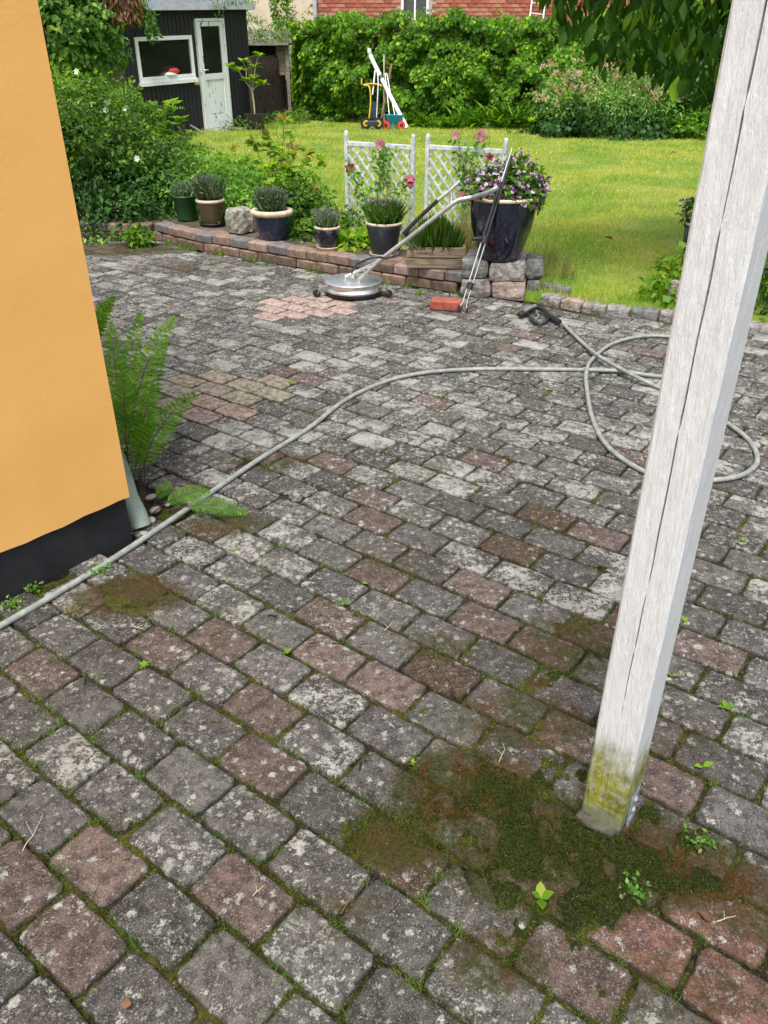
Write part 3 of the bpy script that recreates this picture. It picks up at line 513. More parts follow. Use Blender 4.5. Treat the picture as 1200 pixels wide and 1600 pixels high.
# drain elbow, pebbles
o = thing('drain_elbow', 'grey green plastic drainpipe elbow at the foot of the house corner', 'drainpipe', (0, 0, 0)); bp = aty(203, 745, 2.62); pts = smooth_path([aty(170, 690, 2.85), aty(190, 745, 2.68), aty(199, 775, 2.62), aty(211, 800, 2.56), aty(219, 820, 2.54)], 5)
MB().tube(pts, .040, 14).build('pipe', M['pipegreen'], o); MB().tube([pts[-3], pts[-1] + (pts[-1] - pts[-3]) * .3], .042, 14).build('collar', M['pipegreen'], o)
for k_, (px, py, r_) in enumerate([(222, 822, .030), (243, 800, .021), (238, 815, .017), (205, 826, .018), (236, 780, .020), (262, 790, .014), (226, 836, .015)]):
    p = at(px, py, 0); mb = MB(); mb.lathe([(.001, -1), (.5, -.86), (.87, -.5), (1, 0), (.87, .5), (.5, .86), (.001, 1)], 12); q = mb.build('pebble', M['pebble']); q.location = (p[0], p[1], r_ * .45); q.scale = (r_ * 1.25, r_ * .85, r_ * .55); q.rotation_euler.z = k_
    tag(q, ['large pale pebble under the mouth of the drain elbow', 'oval pebble right of the drain elbow', 'small pebble tucked between two others by the drain elbow', 'grey pebble touching the black plinth corner', 'pebble behind the drain elbow by the fern stalks', 'smallest outlying pebble right of the drain', 'flat pebble nearest the hose by the drain'][k_], 'pebble', 'pebbles at the drain')
# ------------------------------------------------------------------ white post
pz = .028; pL, pM_, pR = at(907, 1268, pz), at(968, 1300, pz), at(998, 1243, pz); ex = unit(pM_ - pL); ey = V([-ex[1], ex[0], 0]); PW, PD = .0935, .118
o = thing('wooden_post', 'white painted timber post with a long crack and green algae at its foot', 'post', (pL[0], pL[1], pz), rz=math.atan2(ex[1], ex[0]))
mb = MB(); vs = []; nl = 150; HT = 2.6
for a in range(nl + 1):
    z_ = HT * (a / nl); c_ = .48 + .010 * math.sin(z_ * 3.1) + .006 * math.sin(z_ * 11) + .004 * math.sin(z_ * 37 + 1) + .004 * float(nz(V([[z_ * 14, 0, 0]]), 1, 5)[0]); wd = (.0010 * float(sst(V(z_), .22, .60)) * (.35 + 1.1 * float(nz(V([[z_ * 9, 3, 0]]), 1, 7)[0]) ** .8)) + .00025
    if abs(math.sin(z_ * 9.7)) < .12 or abs(math.sin(z_ * 23.0 + 1)) < .08: wd *= .15
    x0 = c_ * PW; e_ = .0035 + .0015 * float(nz(V([[z_ * 12, 9, 0]]), 1, 2)[0]); jt = lambda s_: .0011 * (float(nz(V([[z_ * 16, s_, 0]]), 1, 11)[0]) - .5)
    ring = [(e_ + jt(1), 0 + jt(2)), (x0 * .5, jt(6)), (x0 - wd * 1.3, jt(7) * .6), (x0 - wd, .0012 if wd > .0005 else .0002), (x0 - wd * .5, .035 if wd > .0005 else .001), (x0 + wd * .5, .035 if wd > .0005 else .001), (x0 + wd, .0010 if wd > .0005 else .0002), (x0 + wd * 1.3, jt(8) * .6), (x0 + (PW - x0) * .5, jt(9)), (PW - e_ + jt(3), jt(4)), (PW + jt(5), e_), (PW + jt(12), PD * .35), (PW + jt(13), PD * .7), (PW, PD - e_), (PW - e_, PD), (e_, PD), (0, PD - e_), (jt(1), e_)]
    vs += [(p[0], p[1], z_) for p in ring]
nr = 18; mb.add(vs, [(a * nr + i, a * nr + (i + 1) % nr, (a + 1) * nr + (i + 1) % nr, (a + 1) * nr + i) for a in range(nl) for i in range(nr)]); mb.add(vs[:nr], [tuple(range(nr - 1, -1, -1))]); mb.add(vs[-nr:], [tuple(range(nr))])
mb.build('timber', M['post'], o)
mb = MB(); mb.box((PW + .0025, PD * .55, .030), (.003, .05, .09), bev=.001); mb.box((PW + .004, PD * .55, -.016), (.004, .04, .03)); mb.build('bracket', M['bracket'], o)
for zz_ in (.015, .05): mb = MB(); mb.lathe([(.0001, .006), (.006, .005), (.008, 0)], 10); q = mb.build('screw', M['bracket'], o); q.rotation_euler = (0, R(90), 0); q.location = (PW + .004, PD * .55, zz_)
mb = MB(); mb.box((PW * .45, PD * .35, -.012), (.10, .12, .034), bev=.012, jit=.003, seed=3); mb.build('footing', M['footing'], o)
# ------------------------------------------------------------------ hose and spray gun
def hz(px, py, z=.0125): return at(px, py, z)
HP = [at(-60, 1010, .0125)] + [hz(*p) for p in [(0, 978), (60, 944), (150, 890), (215, 848), (300, 790), (400, 721), (480, 671), (540, 625), (600, 597), (660, 583), (740, 577), (850, 577), (915, 578)]] + [hz(970, 580, .016), hz(1030, 588), hz(1085, 583), hz(1120, 562), hz(1110, 536), hz(1045, 526), hz(1000, 526), hz(955, 538), hz(925, 562, .016), hz(917, 578, .034), hz(916, 600, .016), hz(925, 652), hz(950, 698), hz(1003, 735), hz(1060, 752), hz(1118, 750), hz(1160, 742), hz(1183, 722), hz(1174, 693), hz(1142, 665), hz(1085, 632), hz(1030, 606), hz(1000, 592, .035), hz(975, 579, .037), hz(935, 556, .036), hz(905, 531, .014), hz(880, 506, .022)]
o = thing('pressure_hose', 'long grey hose snaking across the patio and looping behind the post', 'hose'); MB().tube(smooth_path(HP, 7), .0112, 10).build('tube', M['hose'], o)
gp = at(842, 494, 0); o = thing('spray_gun', 'black and grey pressure washer trigger gun lying on the patio', 'spray gun', (gp[0], gp[1], 0)); rel = lambda p: p - V([gp[0], gp[1], 0]); q = lambda px, py, z=.03: rel(at(px, py, z))
MB().tube([q(874, 503), q(861, 495), q(856, 492)], [.017, .019, .015], 12).build('hose_grip', M['black'], o)
MB().tube(smooth_path([q(857, 492), q(850, 485, .035), q(838, 480, .035), q(825, 484, .035), q(816, 489)], 4), [.016] * 9 + [.02, .022, .022, .020, .018, .016, .015, .013][:8], 12).build('body', M['black'], o)
MB().tube(smooth_path([q(836, 478, .05), q(826, 482, .052), q(818, 487, .045)], 3), .013, 10).build('cover', M['alu'], o)
MB().tube([q(823, 488), q(814, 491, .03), q(811, 492, .028)], [.018, .022, .017], 12).build('nozzle', M['black'], o)
MB().tube(smooth_path([q(853, 490), q(856, 499, .02), q(846, 506, .018), q(833, 502, .018), q(826, 492, .025)], 5), .009, 8).build('guard', M['black'], o)
MB().tube(smooth_path([q(838, 486), q(841, 494, .025), q(836, 499, .022)], 4), .006, 8).build('trigger', M['alu'], o)
# ------------------------------------------------------------------ low brick wall
bricks = thing('low_brick_wall', 'low retaining wall of two courses of reddish paving bricks behind the patio', 'wall')
BM = [pm('wall brick ' + nme, c1, c2, 22, .9, 80, .6, .004) for nme, c1, c2 in [('tan', (.15, .098, .070), (.26, .18, .13)), ('rose', (.17, .112, .090), (.27, .185, .150)), ('brown', (.085, .058, .042), (.16, .11, .08)), ('grey', (.11, .10, .10), (.18, .165, .165)), ('pink', (.23, .160, .138), (.33, .245, .215))]]
bmesh_ = []
for s_ in range(6):
    mb = MB(); mb.box((0, 0, 0), (.203, .135, .072), bev=.009, jit=.0018, seed=s_ + 40)
    for m_ in BM: me = mb.mesh('brick'); me.materials.append(m_); bmesh_.append(me)
WL = [V(p) for p in [(-3.3, 7.72), (-2.35, 7.64), (-2.06, 7.62), (-1.72, 7.28), (-.85, 6.68), (0, 6.10), (.60, 5.76)]]
def walk(pts, s):
    for a, b_ in zip(pts[:-1], pts[1:]):
        l = np.linalg.norm(b_ - a)
        if s <= l: return a + (b_ - a) * s / l, math.atan2(*(b_ - a)[::-1])
        s -= l
    return pts[-1], math.atan2(*(pts[-1] - pts[-2])[::-1])
tot = sum(np.linalg.norm(b_ - a) for a, b_ in zip(WL[:-1], WL[1:])); rb = random.Random(4)
for c in range(2):
    s = .10 + c * .105
    while s < tot + .02:
        p, a = walk(WL, min(s, tot)); nrm = V([-math.sin(a), math.cos(a)]); k = rb.randrange(30); p = p + nrm * (.07 + rb.uniform(-.007, .007) + c * .004)
        top = rb.random(); mi = (rb.choice([0, 1, 1, 2, 3, 4]) if c else rb.choice([0, 2, 2, 0, 1])); q = bpy.data.objects.new('brick', bmesh_[(k % 6) * 5 + mi]); COL.objects.link(q); q.parent = bricks
        q.location = (p[0], p[1], .036 + c * .078 + rb.uniform(-.002, .002)); q.rotation_euler = (rb.uniform(-.02, .02), rb.uniform(-.015, .015), a + rb.uniform(-.03, .03) + (math.pi if rb.random() < .5 else 0)); s += .2105
# return at the right end and cap bricks under the crate and pots
for (x, y, z, a, mi) in [(.665, 5.94, .036, 1.0, 2), (.66, 5.95, .114, 1.0, 1), (.50, 6.08, .114, -.5, 4), (.30, 6.20, .114, -.5, 1), (.10, 6.28, .114, -.6, 0), (-.10, 6.33, .114, -.6, 3), (-.95, 6.92, .114, -.6, 1), (-1.62, 7.42, .114, -.7, 2), (-1.45, 7.30, .114, -.7, 0)]:
    q = bpy.data.objects.new('brick', bmesh_[rb.randrange(6) * 5 + mi]); COL.objects.link(q); q.parent = bricks; q.location = (x, y, z - .003); q.rotation_euler.z = a
# loose bright red brick
p = at(702, 484, 0); mb = MB(); mb.box((0, 0, 0), (.21, .105, .062), bev=.005, jit=.001, seed=5); o = mb.build('loose_brick', M['redbrick']); o.location = (p[0] - .02, p[1] + .02, .033); o.rotation_euler.z = R(-14); tag(o, 'single bright red brick lying on the patio against the lance foot', 'brick')
wp = []
for q in rng.random(34): p_, a_ = walk(WL, .3 + q * (tot - .3)); wp.append(p_ + V([math.sin(a_), -math.cos(a_)]) * rng.uniform(.0, .05))
tufts('wall_foot_weeds', V(wp), 26, .035, .007, .022, M['weed leaf'], 'yellow green weeds along the foot of the low brick wall', 'weeds', z0=.0)
# granite pedestal
def rough_block(name, c, sz, rz, mat, parent, seed, amp=.012):
    mb = MB(); rr = random.Random(seed); n = 5; vs = {}; F = []; V_ = []
    def vid(i, j, k):
        if (i, j, k) not in vs:
            p = V([i / n - .5, j / n - .5, k / n - .5]) * 2; e = np.abs(p); rnd = 1 - .05 * ((e > .99).sum() - 1) if (e > .99).sum() > 1 else 1; q = p * rnd * V(sz) / 2
            nn = nz(V([q * 14 + seed * 7.3]), 1, seed)[0] - .5; nn2 = nz(V([q * 40 + seed * 3.3]), 1, seed + 9)[0] - .5; q = q + unit(p) * (nn * amp * 2 + nn2 * amp); vs[(i, j, k)] = len(V_); V_.append(q)
        return vs[(i, j, k)]
    for a in range(n):
        for b_ in range(n):
            for k in (0, n):
                F += [(vid(a, b_, k), vid(a + 1, b_, k), vid(a + 1, b_ + 1, k), vid(a, b_ + 1, k))][::1]; F += [(vid(a, k, b_), vid(a, k, b_ + 1), vid(a + 1, k, b_ + 1), vid(a + 1, k, b_))]; F += [(vid(k, a, b_), vid(k, a + 1, b_), vid(k, a + 1, b_ + 1), vid(k, a, b_ + 1))]
    mb.add(V_, F); me = mb.mesh(name); o_ = link(name, me, mat, parent); o_.location = tuple(float(v) for v in c); o_.rotation_euler.z = rz; return o_
ped = thing('granite_pedestal', 'two courses of rough granite blocks stacked under the big blue pot', 'stone pedestal', (.82, 5.78, 0)); ga = R(-9); GX = V([math.cos(ga), math.sin(ga), 0]); GY = V([-math.sin(ga), math.cos(ga), 0])
GM = [M['granite'], pm('pinkish granite', (.24, .17, .145), (.40, .32, .28), 24, .85, 60, .8, .010, det=6), pm('dark granite', (.085, .09, .085), (.19, .19, .18), 24, .85, 60, .8, .010, det=6)]
for k_, (a, b_, z, sx, sy, sz_, mi) in enumerate([(-.15, -.02, .066, .21, .20, .130, 0), (.085, -.03, .066, .235, .20, .130, 1), (.255, .10, .062, .10, .24, .122, 2), (-.11, .20, .066, .26, .20, .128, 0), (.12, .20, .066, .18, .20, .128, 2),
                                           (-.165, -.01, .196, .19, .20, .125, 2), (.065, -.025, .195, .25, .21, .126, 0), (.25, .10, .192, .12, .24, .118, 2), (-.12, .20, .196, .24, .20, .124, 0), (.10, .21, .196, .18, .19, .124, 1)]):
    c = GX * a + GY * b_ + V([0, 0, z]); rough_block('stone_block', c, (sx, sy, sz_), ga + R(random.uniform(-4, 4)), GM[mi], ped, k_ + 1)
c_ = at(373, 364, .155); o = rough_block('grey_boulder', (c_[0], c_[1] + .08, .245), (.215, .19, .19), .3, M['lichen_stone'], None, 33, .02); tag(o, 'squarish lichened boulder standing between the brown and blue pots', 'stone')
# kerb of setts
kb = thing('sett_kerb', 'low kerb of worn granite setts between patio and lawn', 'kerb'); KL = [at(842, 464, .02)[:2], at(885, 473, .02)[:2], at(930, 482, .02)[:2], at(980, 488, .02)[:2], at(1050, 495, .02)[:2], V([2.5, 4.83])]
s = .04; rk = random.Random(9); kt = sum(np.linalg.norm(b_ - a) for a, b_ in zip(KL[:-1], KL[1:])); k_ = 0
while s < kt:
    l = rk.uniform(.14, .20); p, a = walk(KL, s + l / 2); rough_block('sett', (p[0], p[1] + .03, .006), (l - .012, .11, .085), a + rk.uniform(-.06, .06), GM[rk.choice([0, 0, 1, 2])], kb, 60 + k_, .008); s += l; k_ += 1
p = at(862, 452, .06); o = rough_block('flat_stone', (p[0] + .04, p[1] + .02, .05), (.22, .07, .07), R(-42), GM[2], None, 90, .01); tag(o, 'slanting grey edging stone at the corner of lawn and pedestal', 'stone')
# ------------------------------------------------------------------ pots and plants
def pot(name, label, loc, prof, mat, rimmat=None, rimr=None, soil_r=None, soil_z=None, saucer=None, cat='potted plant', group='pots along the low wall', n=40):
    o = thing(name, label, cat, loc, group); MB().lathe(prof, n).build('pot', mat, o); top_r, top_z = rimr
    if rimmat is not None:
        w_ = soil_r[1]; MB().lathe([(top_r - w_ * 1.6, top_z - .03), (top_r - w_ * 1.5, top_z), (top_r - w_, top_z + .004), (top_r, top_z + .002), (top_r + w_ * .5, top_z - w_ * .5), (top_r + w_ * .5, top_z - w_ * 1.2), (top_r + .001, top_z - w_ * 1.8)], n).build('rim', rimmat, o)
    mb = MB(); mb.lathe([(.0005, soil_z + .006), (soil_r[0] * .5, soil_z + .004), (soil_r[0], soil_z)], 20); mb.build('soil', M['potsoil'], o)
    if saucer: r_, m_ = saucer; MB().lathe([(.001, .003), (r_ * .9, .003), (r_, .02), (r_ + .004, .022), (r_ + .004, .016), (r_ * .94, -.004), (.001, -.004)], 32).build('saucer', m_, o)
    return o
def lavender(o, z, r, h, n, bud=True, spread=.55, leafm='lavender leaf', bmat='lavender bud', wd=.006):
    n = int(n * 1.2); a = rng.random(n) * 2 * math.pi; rr_ = r * np.sqrt(rng.random(n)) * .6; P = np.stack([rr_ * np.cos(a), rr_ * np.sin(a), np.full(n, z)], 1); D = np.stack([np.cos(a) * rr_ / r * spread, np.sin(a) * rr_ / r * spread, np.ones(n)], 1) + rng.normal(0, .20, (n, 3)); D /= np.linalg.norm(D, axis=1, keepdims=True); H = h * (.55 + .5 * rng.random(n))
    Ps, Ds, Ls = [P], [D], [H]
    for f in (.25, .5, .7):
        k = rng.random(n) < .8; Ps.append(P[k] + D[k] * H[k, None] * f); Ds.append(D[k] + rng.normal(0, .5, (k.sum(), 3))); Ls.append(H[k] * .28)
    P2_, D2, L2 = np.concatenate(Ps), np.concatenate(Ds), np.concatenate(Ls); leaves('foliage', P2_, D2, rdir(len(P2_)), L2, wd, M[leafm], o)
    if bud:
        k = H > h * .88; k &= rng.random(n) < .4; T = P[k] + D[k] * H[k, None] * .93; m_ = k.sum(); T = np.repeat(T, 3, 0); leaves('flower_heads', T + rng.normal(0, .004, T.shape), np.repeat(D[k], 3, 0) + rdir(3 * m_) * .5, rdir(3 * m_), .022, .007, M[bmat], o)
def onwall(px, py, dy, z=.152): p = at(px, py, z); return (p[0], p[1] + dy, z)
o = pot('green_pot', 'plain dark green pot at the left end of the brick wall', onwall(289, 346, .09), [(.001, 0), (.085, 0), (.088, .01), (.105, .20), (.112, .205), (.112, .218), (.104, .218), (.10, .19)], M['greenpot'], None, (.108, .218), (.10, .01), .19); lavender(o, .19, .10, .16, 160, False)
o = pot('brown_pot', 'olive brown pot of lavender on a dark saucer, second from left', onwall(328, 355, .13), [(.001, .01), (.085, .01), (.09, .02), (.118, .17), (.128, .215), (.118, .215), (.11, .18)], M['brownpot'], M['cream'], (.126, .218), (.112, .012), .19, (.115, M['black'])); lavender(o, .19, .12, .24, 330)
o = pot('blue_pot', 'large blue glazed pot with thick cream rim holding lavender', onwall(424, 378, .15), [(.001, 0), (.105, 0), (.112, .01), (.150, .12), (.166, .21), (.17, .23), (.155, .23), (.145, .19)], M['glaze_blue'], M['cream'], (.168, .232), (.155, .022), .20); lavender(o, .20, .13, .20, 380)
o = pot('small_blue_pot', 'small midnight blue pot of lavender on a pale saucer', onwall(511, 393, .11), [(.001, .012), (.065, .012), (.07, .02), (.094, .11), (.100, .17), (.092, .17), (.088, .14)], M['glaze_midnight'], M['cream'], (.099, .172), (.09, .008), .148, (.088, M['cream'])); lavender(o, .145, .09, .155, 260, wd=.005)
o = pot('conical_pot', 'anthracite conical pot with pale rim in front of the left trellis', onwall(600, 404, .13), [(.001, .012), (.092, .012), (.096, .02), (.132, .20), (.142, .245), (.134, .245), (.128, .2)], M['plastic_dark'], M['cream'], (.140, .247), (.13, .008), .215, (.11, M['cream'])); lavender(o, .215, .13, .20, 520, leafm='grass leaf', wd=.005)
# big pansy pot
BPX, BPY, BPZ = .82, 5.79, .258
o = pot('big_pansy_pot', 'tall midnight blue pot full of purple pansies on the granite blocks', (BPX, BPY, BPZ), [(.001, 0), (.125, 0), (.135, .012), (.175, .10), (.212, .22), (.228, .32), (.232, .40), (.236, .418), (.222, .42), (.21, .36)], M['glaze_midnight'], M['cream'], (.236, .42), (.215, .010), .385, cat='potted plant', group='pansy pots')
def pansies(o, blobs, n, nf, fs=.030, seed=0):
    P, D, N, L, W = blob_leaves(blobs, n, .045, .6, gap=.2, shell=.5); leaves('foliage', P, D, N, L, W, M['shrub leaf'], o)
    P, D, N, L, W = blob_leaves(blobs, nf, .03, 1, gap=.15, shell=.93); k = (N[:, 2] > -.05); P, N = P[k], N[k]; P = P + N * .02; m_ = len(P); Nf = N + V([-.1, -.7, .25]) + rdir(m_) * .35; Nf /= np.linalg.norm(Nf, axis=1, keepdims=True)
    X_ = np.cross(Nf, V([0, 0, 1.])); X_ /= np.linalg.norm(X_, axis=1, keepdims=True); Y_ = np.cross(X_, Nf); PP, DD, NN = [], [], []
    for a in (20, 95, 160, 225, 315): d = X_ * math.cos(R(a)) + Y_ * math.sin(R(a)); PP.append(P); DD.append(d); NN.append(Nf)
    tv = np.tile(rng.random(m_), 5); leaves('flowers', np.concatenate(PP), np.concatenate(DD), np.concatenate(NN), fs * .62, fs * .62, M['pansy petal'], o, tv=tv)
pansies(o, [(-.12, -.01, .46, .13, .16, .12), (.10, -.02, .50, .17, .18, .15), (.0, .05, .48, .2, .16, .13), (-.02, -.12, .44, .14, .09, .08), (.17, -.04, .43, .10, .12, .10)], 3600, 430)
rp = at(1100, 428, .05); o = pot('second_pansy_pot', 'dark pot of purple pansies half hidden behind the post', (rp[0] + .02, rp[1] + .1, .05), [(.001, 0), (.12, 0), (.14, .02), (.18, .2), (.19, .36), (.18, .36), (.17, .3)], M['plastic_dark'], M['cream'], (.19, .36), (.18, .010), .33, group='pansy pots'); pansies(o, [(-.05, 0, .42, .17, .15, .13), (.06, 0, .50, .13, .14, .15)], 1600, 170)
# crate
cr = thing('wooden_crate', 'weathered wooden crate planted with grassy rosemary on the brick wall', 'crate', (.385, 6.045, .155), rz=R(-3)); CWx, CDy, CHz = .42, .27, .155
for k_, z in enumerate((.038, .115)):
    for sy in (-1, 1): mb = MB(); mb.box((0, sy * CDy / 2, z), (CWx, .014, .070), bev=.002); mb.build('slat', M['oldwood'], cr)
    for sx in (-1, 1):
        if k_ == 1:
            mb = MB(); mb.box((sx * (CWx / 2 - .008), -.085, z), (.014, .085, .070), bev=.002); mb.box((sx * (CWx / 2 - .008), .085, z), (.014, .085, .070), bev=.002); mb.box((sx * (CWx / 2 - .008), 0, z - .02), (.014, .085, .03)); mb.box((sx * (CWx / 2 - .008), 0, z + .027), (.014, .085, .016)); mb.build('end_board', M['oldwood'], cr)
        else: mb = MB(); mb.box((sx * (CWx / 2 - .008), 0, z), (.014, CDy - .016, .070), bev=.002); mb.build('end_board', M['oldwood'], cr)
for sx in (-1, 1):
    for sy in (-1, 1): mb = MB(); mb.box((sx * (CWx / 2 - .03), sy * (CDy / 2 - .02), .075), (.026, .024, .148)); mb.build('corner_post', M['oldwood'], cr)
mb = MB(); mb.box((0, 0, .115), (CWx - .035, CDy - .02, .02)); mb.build('soil', M['potsoil'], cr)
n = 900; P = np.stack([rng.normal(-.02, .075, n), rng.normal(0, .06, n), np.full(n, .125)], 1); P[:, 0] = np.clip(P[:, 0], -.18, .17); H = .10 + .15 * rng.random(n) * np.exp(-((P[:, 0] + .0) / .13) ** 2); D = np.stack([P[:, 0] * 2.2, P[:, 1] * 2.4, np.ones(n)], 1) + rng.normal(0, .16, (n, 3)); leaves('foliage', P, D, rdir(n), H, .0065, M['grass leaf'], cr)
n = 500; P = np.stack([rng.normal(-.14, .03, n), rng.normal(-.02, .06, n), np.full(n, .125)], 1); leaves('foliage', P, np.stack([rng.normal(-.2, .35, n), rng.normal(0, .35, n), np.ones(n)], 1), rdir(n), .05 + .09 * rng.random(n), .006, M['lavender leaf'], cr)
# ------------------------------------------------------------------ trellis panels
def trellis(a, b_, label, seed):
    o = thing('trellis_panel', label, 'trellis', (a[0], a[1], .10), group='white trellis panels'); d = V([b_[0] - a[0], b_[1] - a[1], 0]); W = np.linalg.norm(d); u = d / W; nrm = V([-u[1], u[0], 0]); T = .82
    for s_ in (0, 1):
        q = u * W * s_; mb = MB(); mb.bar(q, q + V([0, 0, T - .012]), .034, .034, u, .004); mb.build('post', M['trelliswhite'], o); mb = MB(); mb.lathe([(.017, 0), (.0185, .006), (.015, .022), (.006, .030), (.0005, .032)], 12, tuple(q + V([0, 0, T - .014]))); mb.build('finial', M['trelliswhite'], o)
    for z in (T - .085, .03): mb = MB(); mb.bar(u * .018 + V([0, 0, z]), u * (W - .018) + V([0, 0, z]), .026, .036 if z > .5 else .03, (0, 0, 1), .003); mb.build('rail', M['trelliswhite'], o)
    x0, x1, z0, z1 = .018, W - .018, .04, T - .10; st = .098
    for sgn in (1, -1):
        c = -2.0
        while c < 2.5:
            # line z = z0 + sgn*(x-c)*1.15
            sl = 1.15 * sgn; xa, xb = x0, x1; za, zb = z0 + sl * (xa - c), z0 + sl * (xb - c); pts = []
            ts = []
            for zc in (z0, z1): xx_ = c + (zc - z0) / sl; ts.append(xx_)
            lo_, hi_ = max(x0, min(ts)), min(x1, max(ts))
            if hi_ - lo_ > .02:
                p1 = u * lo_ + V([0, 0, z0 + sl * (lo_ - c)]) + nrm * .0045 * sgn; p2 = u * hi_ + V([0, 0, z0 + sl * (hi_ - c)]) + nrm * .0045 * sgn; mb = MB(); mb.bar(p1, p2, .007, .018, np.cross(unit(p2 - p1), nrm)); mb.build('slat', M['trelliswhite'], o)
            c += st
    return o
t1 = (at(541, 207, .92), at(646, 213, .92)); t2 = (at(669, 212, .92), at(791, 219, .92))
trellis(t1[0], t1[1], 'narrower white lattice panel standing behind the conical pot', 1); trellis(t2[0], t2[1], 'wider white lattice panel standing behind the big pansy pot', 2)
def petal_flower(name, c, r, mat, parent, n=6, tilt=(0, -1, .35)):
    N0 = unit(tilt); X_ = unit(np.cross(N0, (0, 0, 1))); Y_ = np.cross(X_, N0); a = np.arange(n) * 2 * math.pi / n + .3; D = np.cos(a)[:, None] * X_ + np.sin(a)[:, None] * Y_ + N0 * .25; P = np.tile(V(c), (n, 1)); return leaves(name, P, D, np.tile(N0, (n, 1)), r, r * .8, mat, parent, kind=None)
def climber(label, base, twigs, fl, lf, seed):
    o = thing('clematis', label, 'climbing plant', base, group='clematis on the trellis'); bz = V(base)
    for tw in twigs: MB().tube(smooth_path([V(p) - bz for p in tw], 4), .0035, 6).build('stem', M['handle_wood'], o)
    Ps = [];
    for tw in twigs: q = smooth_path(tw, 10); Ps += [p - bz for p in q[3:]]
    Ps = V(Ps); P = Ps[rng.integers(0, len(Ps), lf)] + rng.normal(0, .035, (lf, 3)); leaves('foliage', P, rdir(lf) + V([0, 0, -.3]), rdir(lf) + V([0, -.6, .4]), .03 + .04 * rng.random(lf), .028, M['soft leaf'], o)
    for px, py, Y, r, mt, nn in fl: petal_flower('flower', aty(px, py, Y) - bz, r, M[mt], o, nn)
b1 = (aty(598, 345, 7.2)[0], 7.22, .12); climber('clematis with pink and magenta flowers climbing the narrower trellis', b1, [[b1, aty(590, 300, 7.25), aty(600, 260, 7.25), aty(596, 228, 7.25)], [b1, aty(575, 320, 7.3), aty(560, 290, 7.3), aty(548, 263, 7.3)], [b1, aty(620, 310, 7.15), aty(638, 285, 7.1)], [b1, aty(605, 290, 7.2), aty(590, 250, 7.2), aty(612, 240, 7.2)]], [(594, 226, 7.22, .055, 'pink petal', 7), (547, 263, 7.4, .055, 'magenta petal', 6), (640, 284, 7.08, .06, 'magenta petal', 5), (641, 278, 7.08, .045, 'pink petal', 5)], 420, 1)
b2 = (aty(720, 345, 6.95)[0], 7.0, .12); climber('clematis whose pink flowers rise above the wider trellis', b2, [[b2, aty(730, 300, 7.0), aty(738, 250, 7.0), aty(751, 214, 7.0)], [b2, aty(725, 290, 7.0), aty(722, 250, 7.0), aty(714, 213, 7.05)], [b2, aty(735, 310, 6.95), aty(728, 265, 6.95), aty(730, 240, 6.95)], [b2, aty(750, 300, 6.95), aty(764, 245, 6.9)]], [(752, 213, 7.0, .065, 'pink petal', 6), (713, 212, 7.05, .05, 'pink petal', 5), (765, 246, 6.88, .04, 'magenta petal', 5), (722, 305, 6.9, .05, 'pink petal', 5)], 230, 2)
# tall pale grass behind the crate
n = 900; c0 = aty(735, 370, 6.45); P = np.stack([c0[0] + rng.normal(0, .13, n), 6.5 + rng.normal(0, .14, n), np.full(n, .12)], 1); o = leaves('ornamental_grass', P, np.stack([rng.normal(0, .28, n), rng.normal(0, .25, n), np.ones(n)], 1), rdir(n), .15 + .27 * rng.random(n), .006, M['dry grass'], tmpl='blade'); tag(o, 'tall pale grass growing between crate and big pansy pot', 'grass', kind='stuff')
n = 420; P = np.stack([rng.uniform(1.02, 1.42, n), rng.uniform(5.9, 6.6, n), np.zeros(n)], 1); P = P[P[:, 1] > edge(P[:, 0]) + .08]; n = len(P); P[:, 2] = tz(P[:, 0], P[:, 1]); o = leaves('tall_grass', P, np.stack([rng.normal(0, .3, n), rng.normal(0, .2, n), np.ones(n)], 1), rdir(n), .07 + .18 * rng.random(n), .0045, M['dry grass'], tmpl='blade'); tag(o, 'unmown straw coloured grass right of the granite pedestal', 'grass', kind='stuff')
# ------------------------------------------------------------------ surface cleaner
DC = V([at(552, 462, 0)[0], at(552, 462, 0)[1] + .05, 0]); o = thing('surface_cleaner', 'round stainless patio cleaner with long handle leaning toward the big pot', 'patio cleaner', DC)
MB().lathe([(.205, .035), (.212, .04), (.212, .052), (.206, .054), (.206, .092), (.211, .096), (.209, .101), (.19, .103), (.10, .112), (.03, .116), (.0005, .116)], 56).build('housing', M['metal'], o)
MB().lathe([(.17, .012), (.202, .004), (.204, .038), (.17, .04)], 48).build('brush_skirt', M['black'], o)
MB().lathe([(.030, .115), (.030, .122), (.016, .124), (.016, .16), (.010, .165), (.0005, .166)], 20).build('hub', M['metal'], o)
for k_, a in enumerate((200, -22, 85)):
    d = V([math.cos(R(a)), math.sin(R(a)), 0]); s = V([-d[1], d[0], 0]); mb = MB(); mb.bar(d * .20 + V([0, 0, .075]), d * .262 + V([0, 0, .078]), .03, .008); ca = mb.build('caster', M['metal'], o); mb = MB(); mb.tube([d * .25 + V([0, 0, .068]), d * .25 + V([0, 0, .088])], .012, 10); mb.bar(d * .25 + s * .013 + V([0, 0, .07]), d * .275 + s * .013 + V([0, 0, .03]), .004, .016, s); mb.bar(d * .25 - s * .013 + V([0, 0, .07]), d * .275 - s * .013 + V([0, 0, .03]), .004, .016, s); mb.build('fork', M['alu'], ca)
    mb = MB(); mb.tube([d * .277 - s * .010 + V([0, 0, .028]), d * .277 + s * .010 + V([0, 0, .028])], .027, 16); mb.build('wheel', M['black'], ca)
rl = lambda px, py, Y: aty(px, py, Y) - DC
fk = rl(592, 408, 5.72); kn = rl(708, 318, 5.66); tip = V([BPX - .215, BPY - .10, .705]) - DC
